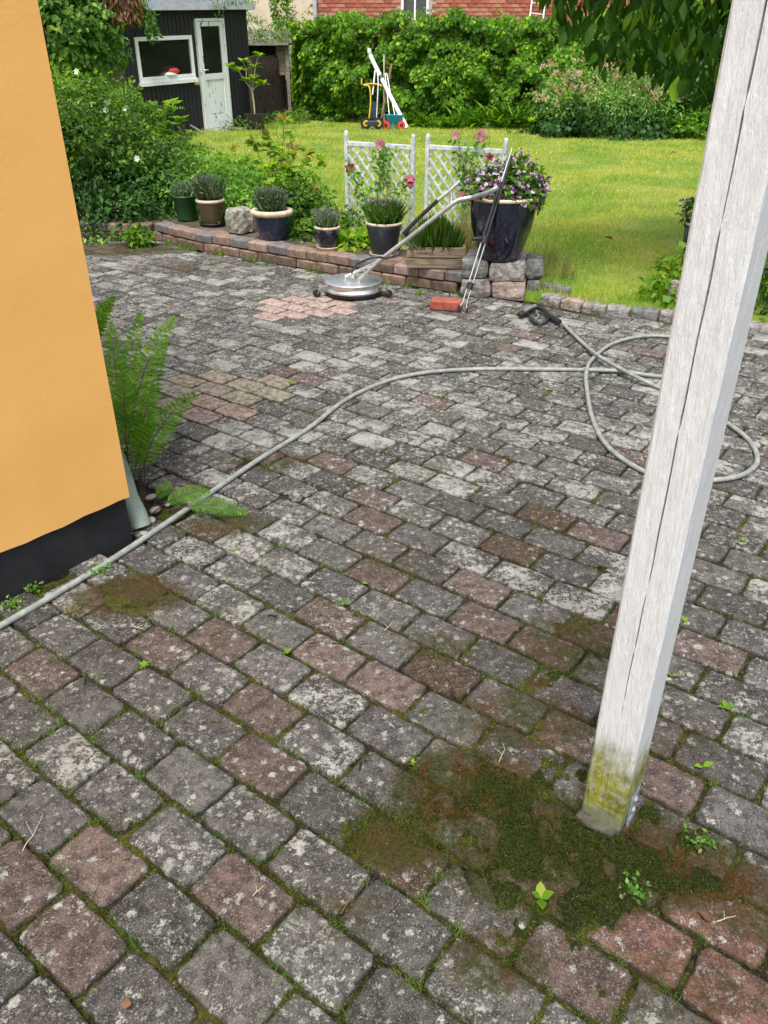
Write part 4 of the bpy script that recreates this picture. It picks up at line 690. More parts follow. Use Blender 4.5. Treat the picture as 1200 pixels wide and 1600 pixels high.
for e in ((-.055, -.05, .112), (.045, -.10, .108)): mb = MB(); mb.tube([V(e), V(e) + V([0, 0, .03])], .014, 10); mb.build('mount', M['alu'], o)
MB().tube([V([-.055, -.05, .135]), V([.08, -.03, .19]), fk], .011, 10).build('handle_strut', M['alu'], o); MB().tube([V([.045, -.10, .13]), fk], .012, 10).build('handle_strut', M['alu'], o)
MB().tube(smooth_path([fk - unit(kn - fk) * .03, fk + (kn - fk) * .5, kn, kn + V([.07, -.01, .03]), kn + V([.14, -.015, .045]), rl(765, 300, 5.52), rl(778, 292, 5.5)], 6), .0155, 14).build('handle_tube', M['alu'], o)
MB().tube(smooth_path([kn - unit(kn - fk) * .02, rl(705, 305, 5.68), rl(700, 297, 5.68)], 4), .011, 10).build('side_branch', M['alu'], o)
MB().tube(smooth_path([rl(684, 313, 5.68), rl(700, 300, 5.68), rl(719, 283, 5.68)], 4), .012, 10).build('side_grip', M['alu'], o)
MB().tube(smooth_path([rl(684, 313, 5.68), rl(655, 340, 5.69), rl(630, 366, 5.7)], 4), .014, 10).build('trigger_grip', M['black'], o)
MB().tube(smooth_path([rl(640, 356, 5.7), rl(628, 382, 5.72), rl(610, 402, 5.68), rl(585, 402, 5.66), rl(560, 412, 5.68), rl(550, 425, 5.73), V([0, 0, .165])], 6), .0075, 8).build('feed_hose', M['black'], o)
# ------------------------------------------------------------------ lance leaning on the big pot
lf = at(722, 486, .012); rimp = V([.735, 5.545, .665]); ld = unit(rimp - lf); lt = lf + ld * ((.985 - lf[2]) / ld[2]); o = thing('double_lance', 'two thin steel lances with black grips leaning on the big pansy pot', 'lance', (lf[0], lf[1], 0)); bl = V([lf[0], lf[1], 0]); sx = unit(np.cross(ld, (0, 1, 0))) * .014
for s_ in (-1, 1):
    a = lf - bl; c = lt - bl; MB().tube([a + sx * s_ * 1.9 - ld * 0, a + ld * .06 + sx * s_, a + (c - a) * .50 + sx * s_], .0048, 10).build('tube', M['metal'], o); MB().tube([a + (c - a) * .47 + sx * s_ * .8, a + (c - a) * (.96 if s_ < 0 else .8) + sx * s_ * .55], .0095, 10).build('grip_sleeve', M['black'], o)
MB().tube([lf - bl + (lt - lf) * .80 + sx * .3, lt - bl + sx * .2], .0055, 10).build('top_tube', M['alu'], o)
for f_, r_ in ((.16, .022), (.45, .026)): c = lf - bl + (lt - lf) * f_; MB().tube([c - ld * .022, c + ld * .022], r_, 12).build('clamp', M['black'], o)
c = lf - bl + (lt - lf) * .46; MB().tube([c, c + V([-.03, -.02, 0]), c + V([-.085, -.03, -.002])], [.012, .014, .012], 10).build('side_handle', M['black'], o)
for s_ in (-1, 1): a = lf - bl + sx * s_ * 2.0; MB().tube([a - V([0, 0, .010]), a + ld * .03], [.010, .009], 8).build('nozzle', M['black'], o)
# ------------------------------------------------------------------ fern by the house
def frond(tip, base, sag, parent, wide=.10, npair=22, bow=0.0, upw=.55):
    base, tip = V(base), V(tip); mid = base * .45 + tip * .55 + V([bow, 0, sag]); ts = np.linspace(0, 1, 26); C_ = [(1 - q) ** 2 * base + 2 * q * (1 - q) * mid + q * q * tip for q in ts]; f = MB(); f.tube(C_, [.0026 * (1 - .8 * q) for q in ts], 5); fo = f.build('frond', M['darkstem'], parent)
    P, D, N, L, WS = [], [], [], [], []
    side0 = unit(np.cross(tip - base, (0, 0, 1)))
    side0 = unit(np.cross(tip - base, V([.35, -.75, upw])))
    for i in range(npair):
        q = .30 + .70 * (i / npair); c = (1 - q) ** 2 * base + 2 * q * (1 - q) * mid + q * q * tip; tg = unit(2 * (1 - q) * (mid - base) + 2 * q * (tip - mid)); pl = wide * math.sin(math.pi * min(1, (q - .24) / .76) ** .75) ** .8 * (1 - .25 * q) + .006
        sd_ = unit(side0 - tg * np.dot(side0, tg)); nn = unit(np.cross(tg, sd_))
        if nn[2] < 0: nn = -nn
        for s_ in (-1, 1):
            pd = unit(sd_ * s_ + tg * .55 - nn * .12 + rng.normal(0, .04, 3)); sp0 = np.linalg.norm(tip - base) * .78 / npair; m_ = max(4, int(pl / (sp0 * .26)))
            P.append(c); D.append(pd); N.append(nn); L.append(pl); WS.append(sp0 * .62)
            for k in range(0, m_, 2):
                w0 = (k + .5) / m_; cc = c + pd * pl * w0 + nn * (-.015 * w0 * w0); ll = sp0 * .40 * (1 - .65 * w0) + .0015
                for s2 in (-1, 1): P.append(cc); D.append(unit(tg * s2 + pd * .45)); N.append(nn); L.append(ll); WS.append(ll * .5)
    P, D, N, L = V(P), V(D), V(N), V(L); leaves('pinnae', P, D, N + rdir(len(P)) * .18, L, V(WS), M['fern leaf'], fo)
fb = V([-1.0, 2.74, .0]); o = thing('fern', 'bright green fern with arching fronds at the foot of the yellow wall', 'fern')
for px, py, Y, sag, wd, sx_ in [(278, 492, 3.05, .12, .060, -.10), (222, 486, 3.25, .12, .055, -.05), (308, 612, 2.62, .06, .062, -.10), (172, 500, 3.1, .12, .060, 0), (240, 600, 2.72, .08, .048, -.02), (262, 530, 3.3, .10, .052, -.05), (195, 590, 2.8, .14, .055, .0), (180, 560, 3.0, .12, .060, .05), (232, 660, 2.66, .12, .04, .04)]:
    t_ = aty(px, py, Y); frond(t_, fb + V([rng.uniform(-.02, .06), rng.uniform(-.06, .02), 0]), sag, o, wd * 1.15, 21, sx_)
frond(at(388, 804, .015), (-.84, 2.62, .02), .07, o, .045, 26, 0, .9); frond(at(330, 770, .07), (-.90, 2.62, .0), .07, o, .045, 24, 0, .9); frond(at(268, 758, .09), (-.9, 2.66, .0), .05, o, .035, 18, 0, .9)
# a second clump further back along the wall
o = thing('small_fern', 'second smaller fern peeping out higher along the yellow wall', 'fern'); b_ = V([-1.55, 3.6, 0])
for px, py, Y in [(180, 462, 3.55), (165, 490, 3.5), (172, 470, 3.7), (150, 500, 3.4)]: frond(aty(px, py, Y), b_, .12, o, .07, 18)
# ------------------------------------------------------------------ seedlings, one by one, each with its leaves
def seedling(px, py, r, nleaf, label, mat='light leaf', wd=.6, lift=.35, z=.003):
    p = at(px, py, z); o = thing('seedling', label, 'seedling', p, 'seedlings on the patio')
    for k in range(nleaf):
        a = 2 * math.pi * k / nleaf + rng.uniform(-.4, .4); d = V([math.cos(a), math.sin(a), lift + rng.uniform(-.1, .25)]); me = oval_leaf(r * rng.uniform(.75, 1.1), wd); q = link('leaf', me, M[mat], o); q.rotation_mode = 'QUATERNION'; q.rotation_quaternion = Vector([float(v) for v in d]).to_track_quat('Y', 'Z')
def oval_leaf(L, wf, n=7):
    vs, fs = [], []
    for i in range(n + 1):
        t_ = i / n; w_ = L * wf * .5 * math.sin(math.pi * min(1, t_ ** .75)) + .0002; z = .10 * L * math.sin(t_ * 2.6) - .04 * L * t_; y = L * (.12 + .88 * t_) if i else 0; vs += [(-w_, y, z + .12 * w_), (0, y, z - .05 * w_), (w_, y, z + .12 * w_)]
    for i in range(n): a = i * 3; fs += [(a, a + 1, a + 4, a + 3), (a + 1, a + 2, a + 5, a + 4)]
    v = rng.random(); w_ = float(rng.random()); return npmesh('leaf', vs, fs, np.tile([v, w_, .5, 1], (len(vs), 1)), True)
seedling(845, 1404, .032, 4, 'bright two-leaved seedling in the moss below the post', wd=.62, lift=.38, z=.018); seedling(1133, 1106, .024, 4, 'round-leaved seedling near the right edge, above the broad pavers'); seedling(1098, 1198, .026, 2, 'seedling with two split leaves right of the post foot', lift=.3); seedling(1050, 1056, .022, 2, 'pale seedling peeping out right behind the post')
seedling(1070, 970, .018, 6, 'yellow green rosette right of the post, farthest up', wd=.5); seedling(448, 1020, .018, 6, 'mint green seedling by the red pavers left of centre'); seedling(225, 1041, .019, 8, 'light green rosette in the left foreground joints', wd=.5); seedling(540, 943, .016, 7, 'pale rosette in the joint beside a red paver', wd=.5, mat='soft leaf'); seedling(455, 600, .022, 8, 'flat green rosette far up between lichened stones', wd=.5)
seedling(570, 912, .012, 5, 'very small rosette above the red paver'); seedling(645, 1193, .014, 5, 'small pale plantlet between stones near the brown moss', wd=.4); seedling(365, 860, .014, 6, 'tiny green rosette right of the fern leaf'); seedling(1160, 845, .016, 6, 'rosette at the right edge level with the middle of the post')
for px, py, mt, lb in [(198, 835, 'variegated leaf', 'small clover clump at the base of the plinth corner'), (155, 895, 'soft leaf', 'little weed growing under the hose beside the plinth'), (52, 925, 'weed leaf', 'single bright weed against the black plinth'), (20, 950, 'soft leaf', 'clover patch at the foot of the plinth by the left edge'), (1085, 1320, 'variegated leaf', 'ragged olive weed clump right of the post foot'), (985, 1395, 'variegated leaf', 'flat brownish weed in the moss below the post'), (115, 960, 'dry grass', 'wisp of dry grass under the hose end'), (655, 460, 'light leaf', 'green weed at the foot of the wall under the crate')]:
    p = at(px, py, 0); n = 70; P = np.stack([p[0] + rng.normal(0, .018, n), p[1] + rng.normal(0, .014, n), .004 + .022 * rng.random(n)], 1); o = leaves('weed_clump', P, rdir(n) + V([0, 0, .3]), rdir(n) + V([0, 0, 1]), .010 + .008 * rng.random(n), .009 if mt != 'dry grass' else .003, M[mt], kind=None); tag(o, lb, 'weed', 'weed clumps')
for px, py, L, a, lb in [(35, 1330, .10, 75, 'thin dry forked twig at the left edge'), (205, 975, .06, -30, 'short straw below the hose'), (1120, 1440, .05, 20, 'curled straw at the lower right'), (600, 985, .05, 60, 'straw in the joint near the middle'), (395, 1400, .035, 50, 'tiny straw on a red paver'), (780, 1190, .07, 80, 'dry stem left of the post foot')]:
    p = at(px, py, .006); pts = [p]
    for k in range(5): pts.append(pts[-1] + V([math.cos(R(a + rng.uniform(-25, 25))), math.sin(R(a + rng.uniform(-25, 25))), rng.uniform(-.02, .06)]) * L / 5)
    mb = MB(); mb.tube(pts, [.0012, .0011, .001, .0009, .0007, .0005], 5); mb.tube([pts[2], pts[2] + V([math.cos(R(a + 55)), math.sin(R(a + 55)), .1]) * L * .35], .0007, 4); tag(mb.build('dry_twig', M['bamboo']), lb, 'twig', 'twigs on the patio')
p = at(1112, 1440, .006); o = link('dead_leaf', oval_leaf(.03, .7), M['dry leaf']); o.location = [float(v) for v in p]; tag(o, 'curled brown dead leaf at the lower right', 'leaf'); o.rotation_euler = (.3, .2, 1)
p = at(195, 1577, .004); o = link('dead_leaf', oval_leaf(.018, 1.1), M['dry leaf']); o.location = [float(v) for v in p]; tag(o, 'small orange leaf scrap on a lichened paver at the bottom left', 'leaf')
# ------------------------------------------------------------------ shed
D0 = V([-3.61, 17.69, .10]); sd_ = V([.59, .8074, 0]); sn = V([.8074, -.59, 0]); SK = .035; shed = thing('garden_shed', 'black boarded garden shed with white door and window', 'shed', D0)
def sp_(s, z, out=0.0): return sd_ * s + sn * out + V([0, 0, z - .10 + SK * s])      # door's foot is the origin
def panel(s0, s1, z0, z1, o0, o1, name, mat, parent, origin=None):
    mb = MB(); og = V([0, 0, 0]) if origin is None else origin; vs = [sp_(s, z, o_) - og for o_ in (o0, o1) for s, z in ((s0, z0), (s1, z0), (s1, z1), (s0, z1))]; mb.add(vs, [(3, 2, 1, 0), (4, 5, 6, 7), (0, 1, 5, 4), (1, 2, 6, 5), (2, 3, 7, 6), (3, 0, 4, 7)]); return mb.build(name, mat, parent)
s = -2.6; rs = random.Random(2)
while s < 1.33:
    w_ = .098; s1 = s + w_ - .011; mid = s + w_ / 2; o_ = .012 + rs.uniform(0, .006)
    segs = [(.08, 2.20)]
    if -.03 < mid < .76: segs = [(2.0, 2.20)]
    elif -1.44 < mid < -.16: segs = [(.08, 1.02), (1.70, 2.20)]
    for z0, z1 in segs: panel(s, s1, z0, z1, -.012, o_, 'board', M['blackwood'], shed)
    s += w_
panel(-2.6, -1.46, .06, 2.19, -.03, -.013, 'backing', M['blackwood'], shed); panel(-1.46, -.14, .06, 1.0, -.03, -.013, 'backing', M['blackwood'], shed); panel(-1.46, -.14, 1.74, 2.19, -.03, -.013, 'backing', M['blackwood'], shed); panel(-.14, 0, .06, 2.19, -.03, -.013, 'backing', M['blackwood'], shed); panel(.75, 1.34, .06, 2.19, -.03, -.013, 'backing', M['blackwood'], shed); panel(0, .75, 2.02, 2.19, -.03, -.013, 'backing', M['blackwood'], shed)
for s0, s1, nm in ((-2.6, -2.57, 'side_wall'), (1.31, 1.34, 'side_wall')):
    panel(s0, s1, .06, 2.19, -2.4, -.031, nm, M['blackwood'], shed)
panel(-2.57, 1.31, .06, 2.19, -2.4, -2.37, 'back_wall', M['dark'], shed); panel(-2.57, 1.31, .05, .07, -2.37, -.03, 'floor', M['dark'], shed)
win = panel(-1.47, -.13, 1.70, 1.765, -.02, .045, 'window', M['white'], shed)
for a in [(-1.47, -.13, 1.085, 1.13, -.02, .045), (-1.47, -1.41, 1.13, 1.70, -.02, .044), (-.19, -.13, 1.13, 1.70, -.02, .044)]: panel(*a, 'frame', M['white'], win)
panel(-1.47, -.13, 1.04, 1.082, -.02, .055, 'frame', M['white'], win); panel(-1.50, -.10, .985, 1.037, -.02, .085, 'sill', M['flakewhite'], win); panel(-1.41, -.19, 1.13, 1.70, .008, .014, 'pane', M['glass'], win)
door = panel(0, .75, .10, .135, -.02, .030, 'door', M['white'], shed)
for a in [(0, .05, .135, 2.03, -.02, .050), (.70, .75, .135, 2.03, -.02, .050), (.05, .70, 1.98, 2.03, -.02, .050), (.053, .125, .14, 1.975, -.01, .035), (.625, .697, .14, 1.975, -.01, .035), (.125, .625, 1.90, 1.975, -.01, .034), (.125, .625, 1.00, 1.10, -.01, .034), (.125, .625, .14, .36, -.01, .034), (.125, .625, .36, 1.0, -.01, .012)]: panel(*a, 'frame' if a[4] == -.02 else 'leaf_board', M['flakewhite'], door)
panel(.175, .58, .40, .95, .012, .024, 'raised_panel', M['flakewhite'], door); panel(.125, .625, 1.10, 1.90, .004, .010, 'pane', M['glass'], door)
MB().tube([sp_(.09, 1.17, .03), sp_(.09, 1.17, .075), sp_(.18, 1.175, .078)], .010, 8).build('handle', M['alu'], door)
panel(-.17, -.06, .93, 1.06, .02, .05, 'yellow_box', M['yellow'], shed); panel(-.15, -.09, .96, 1.02, .051, .053, 'box_label', M['white'], shed)
# roof
mb = MB(); rp_ = [sp_(-2.75, 2.215, .16), sp_(1.50, 2.215, .16), sp_(1.50, 3.0, -1.5), sp_(-2.75, 3.0, -1.5), sp_(1.50, 2.215, -3.0), sp_(-2.75, 2.215, -3.0)]; th_ = V([0, 0, .03]); mb.add([p + th_ for p in rp_] + rp_, [(0, 1, 2, 3), (3, 2, 4, 5), (7, 6, 9, 8), (8, 9, 11, 10), (0, 6, 7, 1), (1, 7, 8, 2), (2, 8, 10, 4), (3, 9, 6, 0), (5, 11, 9, 3), (4, 10, 11, 5)]); mb.build('roof', M['felt'], shed)
panel(-2.76, 1.51, 2.165, 2.25, .165, .185, 'fascia', M['steelblue'], shed); panel(-2.75, 1.5, 2.16, 2.19, .0, .16, 'soffit', M['blackwood'], shed)
for a, b_ in ((.0, .6), (.9, 1.4), (-.5, -.2)): panel(a, b_, 2.285, 2.30, -.05, -.005, 'roof_batten', M['white'], shed)
panel(-.05, .80, .02, .10, .03, .42, 'step', M['lichen_stone'], shed)
# things inside the window
o = thing('red_bundle', 'red and white cloth bundle seen through the shed window', 'bundle', D0); c = sp_(-.62, 1.17, -.10)
mb = MB(); mb.lathe([(.001, -.05), (.14, -.045), (.17, -.01), (.13, .04), (.06, .07), (.001, .075)], 14, tuple(c + V([0, 0, .03])), wob=.12); mb.build('red_cloth', M['red'], o); mb = MB(); mb.lathe([(.001, -.04), (.16, -.04), (.17, -.02), (.10, .02), (.001, .03)], 14, tuple(c + sn * .03 + sd_ * -.10 + V([0, 0, -.01])), wob=.1); mb.build('white_cloth', M['white'], o)
panel(-1.40, -.2, 1.09, 1.115, -.35, -.032, 'shelf', M['greywood'], shed)
# stick on the ground by the door
MB().tube([at(298, 196, .25), at(318, 208, .13)], .02, 8).build('plank_end', M['greywood']); tag(bpy.data.objects['plank_end'], 'short grey stick leaning in the bed by the shed door', 'stick')
# ------------------------------------------------------------------ fence panel, slat fence, shelter
fa, fb_ = V([-2.76, 18.62, .10]), V([-2.44, 21.7, .10]); fence = thing('board_fence', 'dark vertical board fence panel between shed and hedge', 'fence', fa); fd = fb_ - fa; fl_ = np.linalg.norm(fd); fu = fd / fl_; k = 0
nb_ = 26
for i in range(nb_): a = fu * (fl_ * i / nb_ + .004); b_ = fu * (fl_ * (i + 1) / nb_ - .006); mb = MB(); c = (a + b_) / 2; mb.bar(c + V([0, 0, .02]), c + V([0, 0, 1.24 + rs.uniform(-.01, .01)]), .022, np.linalg.norm(b_ - a), (fu[1], -fu[0], 0)); mb.build('board', M['darkfence'], fence)
mb = MB(); mb.bar(V([0, 0, 1.27]), fu * fl_ + V([0, 0, 1.27]), .07, .05); mb.build('rail', M['darkfence'], fence)
for q in (0, 1): mb = MB(); c = fu * fl_ * q; mb.bar(c + V([.03, -.02, 0]), c + V([.03, -.02, 1.3]), .09, .09, (1, 0, 0)); mb.build('post', M['darkfence'], fence)
slf = thing('slat_fence', 'grey horizontal slat fence behind the compost corner', 'fence', (-4.2, 25.5, 0))
for i in range(9): mb = MB(); mb.box((1.15, 0, .25 + i * .205), (2.9, .03, .175 + rs.uniform(-.01, .01))); mb.build('slat', M['greywood'], slf)
for x in (-.2, 1.2, 2.5): mb = MB(); mb.box((x, .07, 1.0), (.09, .09, 2.0)); mb.build('post', M['greywood'], slf)
lt_ = thing('lean_to', 'low dark lean-to shelter beside the shed with a weathered lid', 'shelter', (-2.95, 21.6, 0)); mb = MB(); mb.box((.1, 0, 1.63), (1.35, 1.3, .045)); mb.build('roof', M['greywood'], lt_); mb = MB(); mb.box((-.1, .62, .8), (1.0, .04, 1.6)); mb.build('back_board', M['dark'], lt_)
for x in (-.5, .72): mb = MB(); mb.box((x, -.5, .8), (.08, .08, 1.6)); mb.build('post', M['greywood'], lt_)
mb = MB(); mb.box((.60, -.42, 1.3), (.28, .03, .6)); mb.build('side_board', M['oldwood'], lt_)
# dark gap with bin and stacked firewood right of the fence
bn = thing('compost_bin', 'dark compost bin in the gap between fence and hedge', 'bin', (-2.32, 22.6, .05)); mb = MB(); mb.box((.15, 0, .33), (.75, .6, .66), bev=.03); mb.build('body', M['black'], bn); mb = MB(); mb.box((.15, 0, .68), (.8, .65, .05), bev=.01); mb.build('lid', M['greywood'], bn)
fw = thing('log_stack', 'small stack of split logs above the compost bin', 'firewood', (-2.2, 22.65, .757))
for r_ in range(4):
    for i in range(4): mb = MB(); mb.tube([(-.22 + i * .13 + (r_ % 2) * .05, -.25, .06 + r_ * .105), (-.22 + i * .13 + (r_ % 2) * .05, .2, .06 + r_ * .105)], .056, 7, sm=False); mb.build('log', M['greywood'], fw)
# ------------------------------------------------------------------ houses behind
bz = thing('beige_house', 'beige plastered house wall behind the slat fence', 'house', (-8, 33, 0)); mb = MB(); mb.box((2.8, 2.5, 3.5), (6.0, 5, 7)); mb.build('wall', M['plaster'], bz); mb = MB(); mb.box((2.8, -.03, .35), (6.0, .04, .7)); mb.build('plinth', M['lichen_stone'], bz)
bh = thing('brick_house', 'red brick house with a pale window above the hedge', 'house', (-1.78, 24, 0)); W0, W1, H1 = 0.0, 10.5, 6.0; wx0, wx1, wz0 = 2.22, 2.92, 2.10
for a in [(W0, wx0, 0, H1), (wx1, W1, 0, H1), (wx0, wx1, 0, wz0), (wx0, wx1, 3.5, H1)]: mb = MB(); mb.box(((a[0] + a[1]) / 2, 2.0 if a[1] - a[0] > 1 else .3, (a[2] + a[3]) / 2), (a[1] - a[0], 4.0 - .004 * (a[3] == H1) if a[1] - a[0] > 1 else .59, a[3] - a[2])); mb.build('wall', M['mortar'], bh)
BR = [pm('house brick ' + str(i), c1, c2, 12, .9, 60, .4, .003) for i, (c1, c2) in enumerate([((.34, .085, .05), (.42, .13, .08)), ((.28, .06, .04), (.34, .09, .055)), ((.42, .15, .10), (.48, .20, .13))])]
bmm = []
for m_ in BR: mb = MB(); mb.box((0, 0, 0), (.205, .03, .066)); me = mb.mesh('brick'); me.materials.append(m_); bmm.append(me)
FVb = [MB(), MB(), MB()]; nobj = 0; rbk = random.Random(12)
for r_ in range(0, 66):
    z = .05 + r_ * .090; x = .10 if r_ % 2 == 0 else .0
    while x < W1:
        if not (wx0 - .1 < x < wx1 + .1 and wz0 - .05 < z < 3.55):
            c = (x, -.012, z); i = rbk.randrange(3)
            if nobj < 300 and 1.95 < z < 2.75 and x < 7.0: q = bpy.data.objects.new('brick', bmm[i]); COL.objects.link(q); q.parent = bh; q.location = c; nobj += 1
            elif z > .9: FVb[i].box(c, (.205, .03, .066))
        x += .222
for i in range(3): o = FVb[i].build('brickwork', BR[i], bh); o['kind'] = 'stuff'
wn_ = MB().box(((wx0 + wx1) / 2, .04, wz0 + .03), (wx1 - wx0, .10, .06)).build('window', M['white'], bh)
for a in [(wx0 + .03, wz0 + .73, .06, 1.34), (wx1 - .03, wz0 + .73, .06, 1.34), ((wx0 + wx1) / 2, wz0 + .73, .045, 1.34)]: MB().box((a[0], .04, a[1]), (a[2], .07, a[3])).build('frame', M['white'], wn_)
for sx in (0, 1): MB().box((wx0 + .19 + sx * .32, .05, wz0 + .73), (.27, .012, 1.34)).build('pane', M['glass'], wn_)
MB().box(((wx0 + wx1) / 2, .22, wz0 + .72), (wx1 - wx0, .01, 1.36)).build('curtain', M['white'], wn_)
MB().tube([(.02, -.09, 0), (.02, -.09, 6)], .055, 12).build('downpipe', M['steelblue'], bh)
ld_ = thing('ladder', 'pale aluminium ladder leaning against the brick house', 'ladder', (0, 0, 0)); A0, A1 = aty(826, 40, 23.4), aty(838, -60, 23.85); B0, B1 = aty(849, 44, 23.4), aty(858, -60, 23.85); dn = (A0 - A1) * 1.5
for a, b_ in ((A0 + dn, A1), (B0 + dn, B1)): mb = MB(); mb.bar(a, b_, .03, .06, (0, 1, 0)); mb.build('rail', M['alu'], ld_)
for k in range(16): q = -1.4 + k * .16; mb = MB(); a = A0 + (A1 - A0) * q; b_ = B0 + (B1 - B0) * q; mb.tube([a, b_], .016, 6); mb.build('rung', M['alu'], ld_)
# ------------------------------------------------------------------ hedge
hl = [V([-2.0, 20.35]), V([-1.1, 19.75]), V([1.36, 18.95]), V([3.6, 18.55]), V([6.2, 17.9]), V([9.0, 17.0])]
def sprays(o, og, starts, n, L, lf, mat, parent_mat='stem', up=.7, lean=.6, Wf=.5):
    Ps, Ds, Ls = [], [], []; mb = MB()
    for i in range(n):
        s0 = V(starts[rng.integers(0, len(starts))]); p0 = s0[:3] + rdir(1)[0] * s0[3:6] * [.8, .8, .3] + [0, 0, s0[5] * .55]; d = unit([rng.normal(0, lean), rng.normal(0, lean) - .2, up]); l = L * rng.uniform(.5, 1.2); pts = [p0 + d * l * q + V([0, 0, -.35 * l * q * q]) - og for q in np.linspace(0, 1, 6)]; mb.tube(pts, [.004, .0036, .003, .0024, .0018, .001], 4, False)
        for q in np.linspace(.1, 1, int(6 + l / lf * 1.6)):
            k = min(4, int(q * 5)); f = q * 5 - k; p = pts[k] * (1 - f) + pts[k + 1] * f; Ps.append(p); Ds.append(unit(d * .5 + rdir(1)[0])); Ls.append(lf * (1.15 - .5 * q))
    mb.build('shoot_stems', M[parent_mat], o)['kind'] = 'stuff'; Ps, Ds, Ls = V(Ps), V(Ds), V(Ls); leaves('shoot_leaves', Ps, Ds, rdir(len(Ps)) * .6 + V([0, -.3, .8]), Ls, Ls * Wf, M[mat], o)
def hedge():
    o = thing('ivy_hedge', 'tall dense hedge of climbing vine along the back of the lawn', 'hedge', (0, 19, .1)); og = V([0, 19, .1]); n = 62000
    tot_ = sum(np.linalg.norm(b_ - a) for a, b_ in zip(hl[:-1], hl[1:])); S_ = rng.random(n) * tot_; cum = np.cumsum([0] + [np.linalg.norm(b_ - a) for a, b_ in zip(hl[:-1], hl[1:])]); i = np.clip(np.searchsorted(cum, S_) - 1, 0, len(hl) - 2); A = V(hl)[i]; B = V(hl)[i + 1]; f = (S_ - cum[i]) / (cum[i + 1] - cum[i]); p = A + (B - A) * f[:, None]; nr_ = np.stack([(B - A)[:, 1], -(B - A)[:, 0]], 1); nr_ /= np.linalg.norm(nr_, axis=1, keepdims=True)
    topz = 1.74 + .34 * (nz(np.stack([S_, S_ * 0, S_ * 0], 1), .75, 15) - .4) + .20 * (nz(np.stack([S_, S_ * 0, S_ * 0], 1), 1.3, 5) - .3) + .25 * (nz(np.stack([S_, S_ * 0, S_ * 0], 1), 4, 6) - .5) + .08 * sst(S_, 1.0, 3.5) - .25 * sst(S_, 0.4, -.2)
    u = rng.random(n); z = u * topz; top = rng.random(n) < .16; z[top] = topz[top]; depth = np.where(top, -rng.random(n) * .9, 0.0)
    q3 = np.stack([S_, z, S_ * 0], 1); bmp = .34 * (nz(q3, 2.3, 41) - .5) * 2 + .16 * (nz(q3, 6, 42) - .5) * 2 - .55 * np.clip((z - topz + .5), 0, .5) ** 2 * 2; off = np.where(top, depth, bmp - rng.random(n) ** 2 * .18); off += np.where(z < .25, -.10, 0)
    keep = (nz(q3, 5, 43) + rng.random(n) * .35 > .42) | top; P = np.stack([p[:, 0] + nr_[:, 0] * off, p[:, 1] + nr_[:, 1] * off, .1 + z + np.where(top, .10 * (rng.random(n) ** 2) * 2.4, 0)], 1)[keep]; N = np.stack([nr_[:, 0], nr_[:, 1], np.full(n, .35)], 1)[keep]; m_ = len(P)
    D = N * .35 + V([0, 0, -.8]) + rdir(m_) * .6; Ls = .085 * (.6 + .8 * rng.random(m_)); leaves('leaves', P - og, D, N + rdir(m_) * .55, Ls, Ls * .75, M['ivy leaf'], o)
    # left end face
    n = 4500; z = rng.random(n) * 1.95; dp = rng.random(n) * 1.2; a = hl[0]; P = np.stack([a[0] - .02 + .2 * (nz(np.stack([dp, z, z * 0], 1), 3, 8) - .5) + rng.random(n) * .1, a[1] + dp, .1 + z], 1); leaves('leaves', P - og, V([-.4, 0, -.8]) + rdir(n) * .6, V([-1., -.3, .3]) + rdir(n) * .5, .085, .06, M['ivy leaf'], o)
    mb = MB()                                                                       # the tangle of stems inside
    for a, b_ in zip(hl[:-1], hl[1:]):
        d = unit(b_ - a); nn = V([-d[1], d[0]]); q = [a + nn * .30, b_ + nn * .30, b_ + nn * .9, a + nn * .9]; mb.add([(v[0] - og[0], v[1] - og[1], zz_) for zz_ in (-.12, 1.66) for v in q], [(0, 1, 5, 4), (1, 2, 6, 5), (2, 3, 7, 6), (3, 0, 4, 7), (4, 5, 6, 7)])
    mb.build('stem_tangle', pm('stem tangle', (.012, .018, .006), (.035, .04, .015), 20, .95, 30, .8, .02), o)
    sprays(o, og, [(x_, 20.2 - .24 * (x_ + 2), 1.86, .4, .25, .1) for x_ in np.arange(-1.8, 8.5, .4)], 150, .34, .085, 'light leaf', lean=.5)
    # loose shoots on top
    n = 1500; k = rng.random(n) * 10.5; P = np.stack([-1.9 + k, 19.9 - .24 * k + rng.random(n) * .5, 1.88 + .40 * rng.random(n) ** 2.4], 1); P = P[nz(P, 2.2, 51) > .5]; leaves('top_shoots', P - og, rdir(len(P)) + V([0, 0, .2]), rdir(len(P)), .075, .05, M['light leaf'], o)
hedge()
# ferny plants at the hedge's foot
for k_, (px, py, Y, h_, lb) in enumerate([(655, 180, 18.6, .45, 'arching ferny plant at the hedge foot just right of the white pipe'), (740, 178, 18.3, .55, 'spreading ferny plant at the foot of the middle hedge'), (800, 178, 18.2, .7, 'sword-leaved plant at the hedge foot left of the flowering shrub'), (700, 186, 18.3, .35, 'low leafy plant in front of the hedge between two ferns')]):
    c = aty(px, py, Y); c[2] = .1; n = 240; a = rng.random(n) * 6.28; P = np.tile(c, (n, 1)) + np.stack([rng.normal(0, .16, n), rng.normal(0, .1, n), .02 + .0 * a], 1); D = np.stack([np.cos(a), np.sin(a), .7 + rng.random(n)], 1); o = thing('hedge_foot_plant', lb, 'plant', c, 'plants along the hedge foot'); leaves('fronds', P - c + D * (rng.random(n) * .3)[:, None] * h_, D + V([0, 0, -.6]), rdir(n) + V([0, -.5, 1]), h_ * .45, .05, M['ivy leaf'], o)
